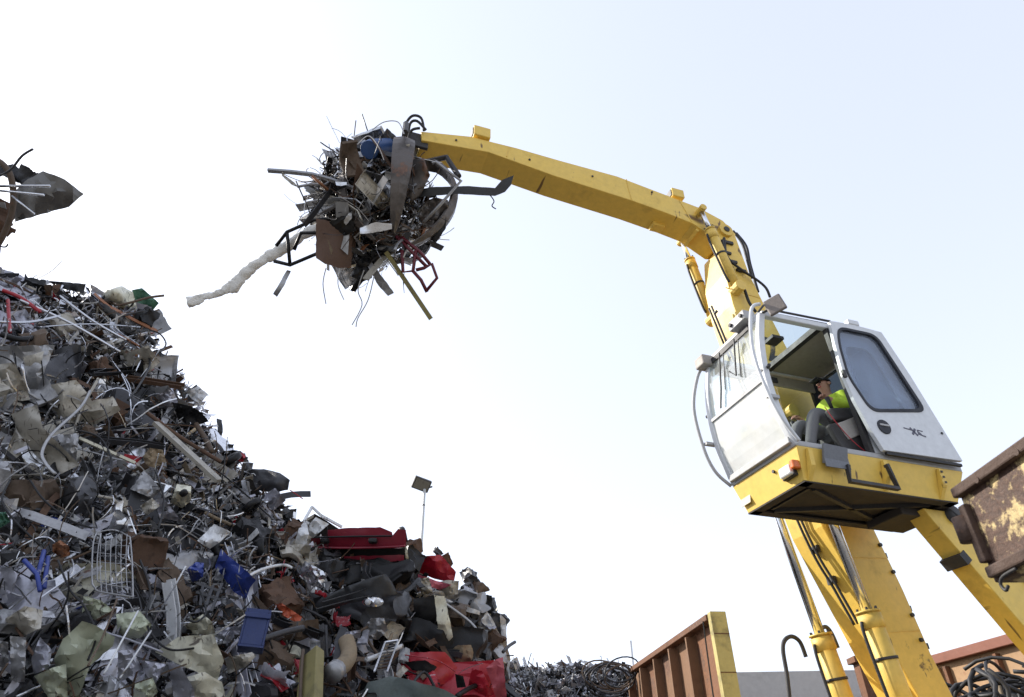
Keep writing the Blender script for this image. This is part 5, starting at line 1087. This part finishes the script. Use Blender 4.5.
# long white foam roll, wrinkled, hanging out to the left
path = smooth_path(pxpath([(322, 226), (304, 235), (283, 249), (262, 261), (246, 272), (234, 285), (222, 292), (212, 295), (202, 298), (189, 303)], 0, LN+.2), 9); mpx = (LN+.2)/F; vs = MB(); n_ = 18; m_ = len(path)
wid = [5.0, 5.2, 5.6, 5.8, 5.4, 6.4, 4.4, 3.0, 4.6, 6.0]
rr = []
for i in range(m_):
    t_ = i/(m_-1)*9; k = min(8, int(t_)); rr.append(mpx*(wid[k]+(wid[k+1]-wid[k])*(t_-k))*(1+.22*N3((i*.45, 3, 1))))
vs.tube(path, rr, n_, flat=.5, upv=fw)
for i in range(len(vs.v)):
    p = Vector(vs.v[i]); vs.v[i] = tuple(p+Vector((N3(p, 9, 1), N3(p, 9, 5), N3(p, 9, 9)))*.028+Vector((N3(p, 26, 1), N3(p, 26, 5), N3(p, 26, 9)))*.010)
tag(recentre(vs.build('foam_strip', mat('white_foam', (.84, .83, .79), .8, dirt=.38, scale=9, dirtcol=(.36, .32, .26), bump=.6, var=0), None, sharp=50)), 'long off-white torn foam strip trailing from the load', 'foam strip')

# ------------------------------------------------------------------ background
# floodlight mast
fl = empty('floodlight_mast', (-3.32, 23.77, 0)); tag(fl, 'tall pale floodlight mast behind the car stack', 'lamp post'); ztop = 11.55
MB().tube([(0, 0, 0), (0, 0, 6), (0, 0, ztop)], [.10, .07, .052], 10).build('mast', mat('mast_white', (.6, .6, .58), .5, .2, var=0), fl, True)
MB().tube([(0, 0, 10.9), (0, 0, 10.95)], .055, 10).build('collar', DARK, fl)
Mh = Matrix.Rotation(R(18), 3, 'Z') @ Matrix.Rotation(R(38), 3, 'X') @ Matrix.Rotation(R(14), 3, 'Y')
hd_ = MB().box((-.12, -.05, ztop+.18), (.66, .16, .46), Mh).build('lamp_housing', mat('lamp_bronze', (.06, .055, .05), .5, var=0), fl, bevel=.03)
MB().box(Vector((-.12, -.05, ztop+.18))+Mh @ Vector((0, -.087, 0)), (.54, .02, .36), Mh).build('lamp_glass', mat('lamp_glass', (.16, .15, .12), .25, var=0), hd_)
MB().tube([(-.1, .1, ztop+.02), (.28, .05, ztop+.12)], .03, 6).build('lamp_bracket', DARK, fl)
# far heap of shredded scrap
def far_h(u):
    px = pix(Vector((u, 16.9, 4.2)))[0]
    sil = [(440, 668), (512, 663), (530, 668), (560, 667), (600, 664), (630, 668), (650, 682), (700, 720)]
    for (a, x), (b, y) in zip(sil, sil[1:]):
        if a <= px <= b: return atr(px, x+(y-x)*(px-a)/(b-a), 16.9).z
    return 2.5
FS_ = 1.7; fy = 14.2
fm = heap_mass('distant_scrap_heap', [-3+.15*k for k in range(46)], far_h, Vector((0, fy)), Vector((1, 0)), Vector((0, -1)), FS_, .5, FILL, .12, 18, .15)
tag(fm, 'low grey heap of shredded metal beyond the car stack', 'scrap heap', kind='stuff')
rnd = random.Random(77); pts = []
for k in range(4500):
    u = rnd.uniform(-1.2, 3.4); h = far_h(u)*rnd.uniform(.45, 1.0); pts.append((Vector((u, fy+.0+h/FS_, h+.02)), 300, 500))
filler('shredded_scrap', pts, rnd, lambda a, b: [('silver', 6), ('lilac grey', 6), ('charcoal', 3), ('grey', 5), ('black', 2), ('rusty', 1), ('white', 2.5)], .03, .11, 350, 'grey shreds of metal covering the low far heap', 'scrap', .009, .5)
wc = empty('wire_coil', atr(611, 680, 16)); tag(wc, 'tangled coil of rusty grey wire on the low far heap', 'wire coil')
for k in range(9):
    M_ = Matrix.Rotation(rnd.uniform(-.3, .3), 3, 'X') @ Matrix.Rotation(rnd.uniform(-.35, .35), 3, 'Y'); r0 = rnd.uniform(.22, .40)
    MB().tube([M_ @ Vector((r0*1.2*math.cos(a_*.314)+.05*k-.2, -.2-.03*k, r0*.75*math.sin(a_*.314)-.02)) for a_ in range(21)], .016, 5).build('wire_loop', P['brown'] if k % 2 else P['charcoal'], wc, True)
pl2 = MB().tube([(0, 0, 0), (0, 0, 6.95)], [.06, .045], 8).build('thin_pole', mat('pole_pale', (.6, .62, .66), .6, var=0), loc=None); pl2.location = atr(632.5, 660, 28)*1; pl2.location.z = 0; tag(pl2, 'faint thin pole beyond the far heap', 'pole')
# ribbed steel bunker wall with yellow end post
bwl = empty('bunker_wall', (3.02, 11.0, 0), math.atan2(3.78, -.46)); tag(bwl, 'rusty ribbed steel bunker wall with a yellow end post', 'steel wall')
Hb = 4.1
ep = MB().box((-.06, -.02, Hb/2), (.13, .25, Hb)).build('end_post', mat('faded_yellow', (.48, .40, .14), .55, dirt=.6, rust=.24, scale=3, var=0), bwl, bevel=.01)
for z in (3.78, 3.25, 2.6): MB().box((-.127, -.02, z), (.008, .24, .012)).build('seam', RUST, ep)
MB().box((2.3, .02, Hb-.06), (4.58, .22, .09)).build('top_rail', RUST, bwl, bevel=.01)
k = 0; x = .08
while x < 4.5:
    MB().box((x+.46, -.04, 2.025), (.92, .02, 4.05)).build('wall_panel', RUSTO if k % 3 else RUST, bwl)
    MB().box((x+.95, .055, 1.98), (.06, .165, 3.95)).build('rib', RUSTO, bwl, bevel=.006); x += .95; k += 1
MB().box((.5, .06, 2.45), (.8, .16, .08)).build('cross_rail', RUST, bwl)
MB().tube(smooth_path([(.1, .15, 4.0), (.14, .16, 3.2), (.12, .18, 2.3)]), .012, 5).build('cable', DARK, bwl)
# rusty container behind the boom
a0 = atr(931, 659, 16.1); a1 = atr(1003, 633, 14.75); dv = (a1-a0); Hc = 3.95
ct = empty('scrap_container', (a0.x, a0.y, 0), math.atan2(dv.y, dv.x)); tag(ct, 'rusty orange scrap container behind the crane boom', 'container')
MB().box((2.2, 1.1, .1), (4.4, 2.2, .12)).build('floor', RUST, ct)
MB().box((2.2, 0.03, Hc-.08), (4.5, .18, .16)).build('top_rail', mat('red_oxide', (.20, .07, .04), .6, dirt=.35, rust=.2, scale=3, var=0), ct, bevel=.01)
CW = mat('worn_orange_sheet', (.34, .21, .11), .7, dirt=.3, rust=.3, scale=1.6, rustcol=(.16, .06, .03), var=.1)
for k in range(4): MB().box((.55+1.1*k, .08, Hc/2), (1.085, .03, Hc-.2)).build('side_panel', CW, ct)
for x in (.06, .28, 1.5, 2.7, 3.9): MB().box((x, .02, Hc/2-.1), (.07, .1, Hc-.25)).build('post', CW if x < .2 else RUST, ct, bevel=.005)
MB().box((2.2, 2.2, Hc/2), (4.4, .05, Hc)).build('far_side', RUST, ct); 
for x in (.02, 4.38): MB().box((x, 1.14, Hc/2), (.05, 2.06, Hc-.1)).build('end_wall', RUST, ct)
# cable heap in front of it
cp_ = atr(988, 690, 13.2); ch_ = empty('cable_heap', (cp_.x, cp_.y, 0)); tag(ch_, 'heap of thick black cables in front of the rusty container', 'cables')
mb = MB(); 
for i in range(9):
    a_ = i/8; 
    for j in range(16):
        an = 2*math.pi*j/16; r0 = 1.25*(1-a_**1.6)+.02; p = Vector((r0*math.cos(an), r0*math.sin(an), cp_.z*a_+.02)); p += Vector((N3(p, 2), N3(p, 2, 4), 0))*.2; mb.v.append(tuple(p))
for i in range(8):
    for j in range(16): mb.f.append((i*16+j, i*16+(j+1) % 16, (i+1)*16+(j+1) % 16, (i+1)*16+j)); mb.m.append(0)
mb.build('heap_core', FILL, ch_)
rnd = random.Random(5)
for k in range(44):
    an = rnd.uniform(0, 6.28); rr_ = rnd.uniform(.25, .6); c_ = Vector((rnd.uniform(-.75, .75), rnd.uniform(-.8, .1), cp_.z-.05-rnd.uniform(0, .5))); M_ = Matrix.Rotation(rnd.uniform(.2, 1.6), 3, 'X') @ Matrix.Rotation(rnd.uniform(-.8, .8), 3, 'Y')
    MB().tube([c_+M_ @ Vector((rr_*math.cos(t_*.4+an), rr_*.8*math.sin(t_*.4+an), .03*t_*.3)) for t_ in range(13)], rnd.uniform(.018, .034), 6).build('cable', RUB if k % 7 else P['tan'], ch_, True)
rp = MB().box((0, 0, 2.05), (.32, .3, 4.1)).box((0, 0, 4.15), (.5, .4, .12)).build('rusty_post', RUST, None, bevel=.01); rp.location = atr(868, 680, 17.2); rp.location.z = 0; tag(rp, 'rust brown post just in front of the concrete wall', 'post')
# foreground steel gantry corner with peeling paint
A = atr(957, 490, 4.6); zt = A.z; zb = atr(984, 585, 4.6).z; hh = zt-zb
fgd = empty('rusty_gantry_beam', (A.x, A.y, 0), R(-88.5)); tag(fgd, 'rusty steel beam end with peeling cream paint in the right foreground', 'steel beam')
MB().box((1.25, .25, (zt+zb)/2), (2.5, .5, hh)).build('web_plate', PEEL, fgd, bevel=.012)
RDK = mat('dark_rust', (.075, .045, .032), .8, dirt=.4, rust=.3, scale=6, var=0, bump=.4)
MB().box((1.25, -.02, zt-.025), (2.5, .05, .06)).build('top_flange', RDK, fgd, bevel=.01); MB().box((1.25, -.02, zb+.05), (2.46, .045, .06)).build('bottom_flange', RDK, fgd, bevel=.01)
MB().box((.03, -.02, (zt+zb)/2), (.06, .045, hh-.21)).build('end_stiffener', RDK, fgd, bevel=.01)
MB().tube([(-.02, -.03, zt-.30), (-.02, -.03, zt-.16)], .05, 14).build('hinge_knuckle', RDK, fgd, True)
MB().tube(smooth_path([(.24, -.03, zb+.01), (.13, -.035, zb), (.09, -.035, zb-.03), (.11, -.035, zb-.065), (.14, -.035, zb-.05)]), .009, 7).build('hook', DARK, fgd, True)
for x in (.25, .6): MB().tube([(x, -.05, zt-.045), (x, -.035, zt-.045)], .018, 8).build('bolt', RDK, fgd)
MB().box((2.2, .3, zb/2), (.3, .3, zb)).build('column', RDK, fgd, bevel=.01); MB().box((2.2, .3, .03), (.6, .6, .06)).build('base_plate', RDK, fgd)

# ------------------------------------------------------------------ labels of the many loose pieces
ORD = ['nearest to it', 'second nearest', 'third nearest', 'fourth nearest', 'fifth nearest', 'sixth nearest', 'seventh nearest', 'eighth nearest', 'ninth nearest', 'tenth nearest', 'eleventh nearest', 'twelfth nearest']
for (desc, rel, nm), L_ in REG.items():
    L_.sort(key=lambda e: e[0])
    for i, (d, o) in enumerate(L_):
        lab = '%s %s %s' % (desc, rel, nm)
        if len(L_) > 1: lab += ', '+ORD[min(i, 11)]
        o['label'] = lab
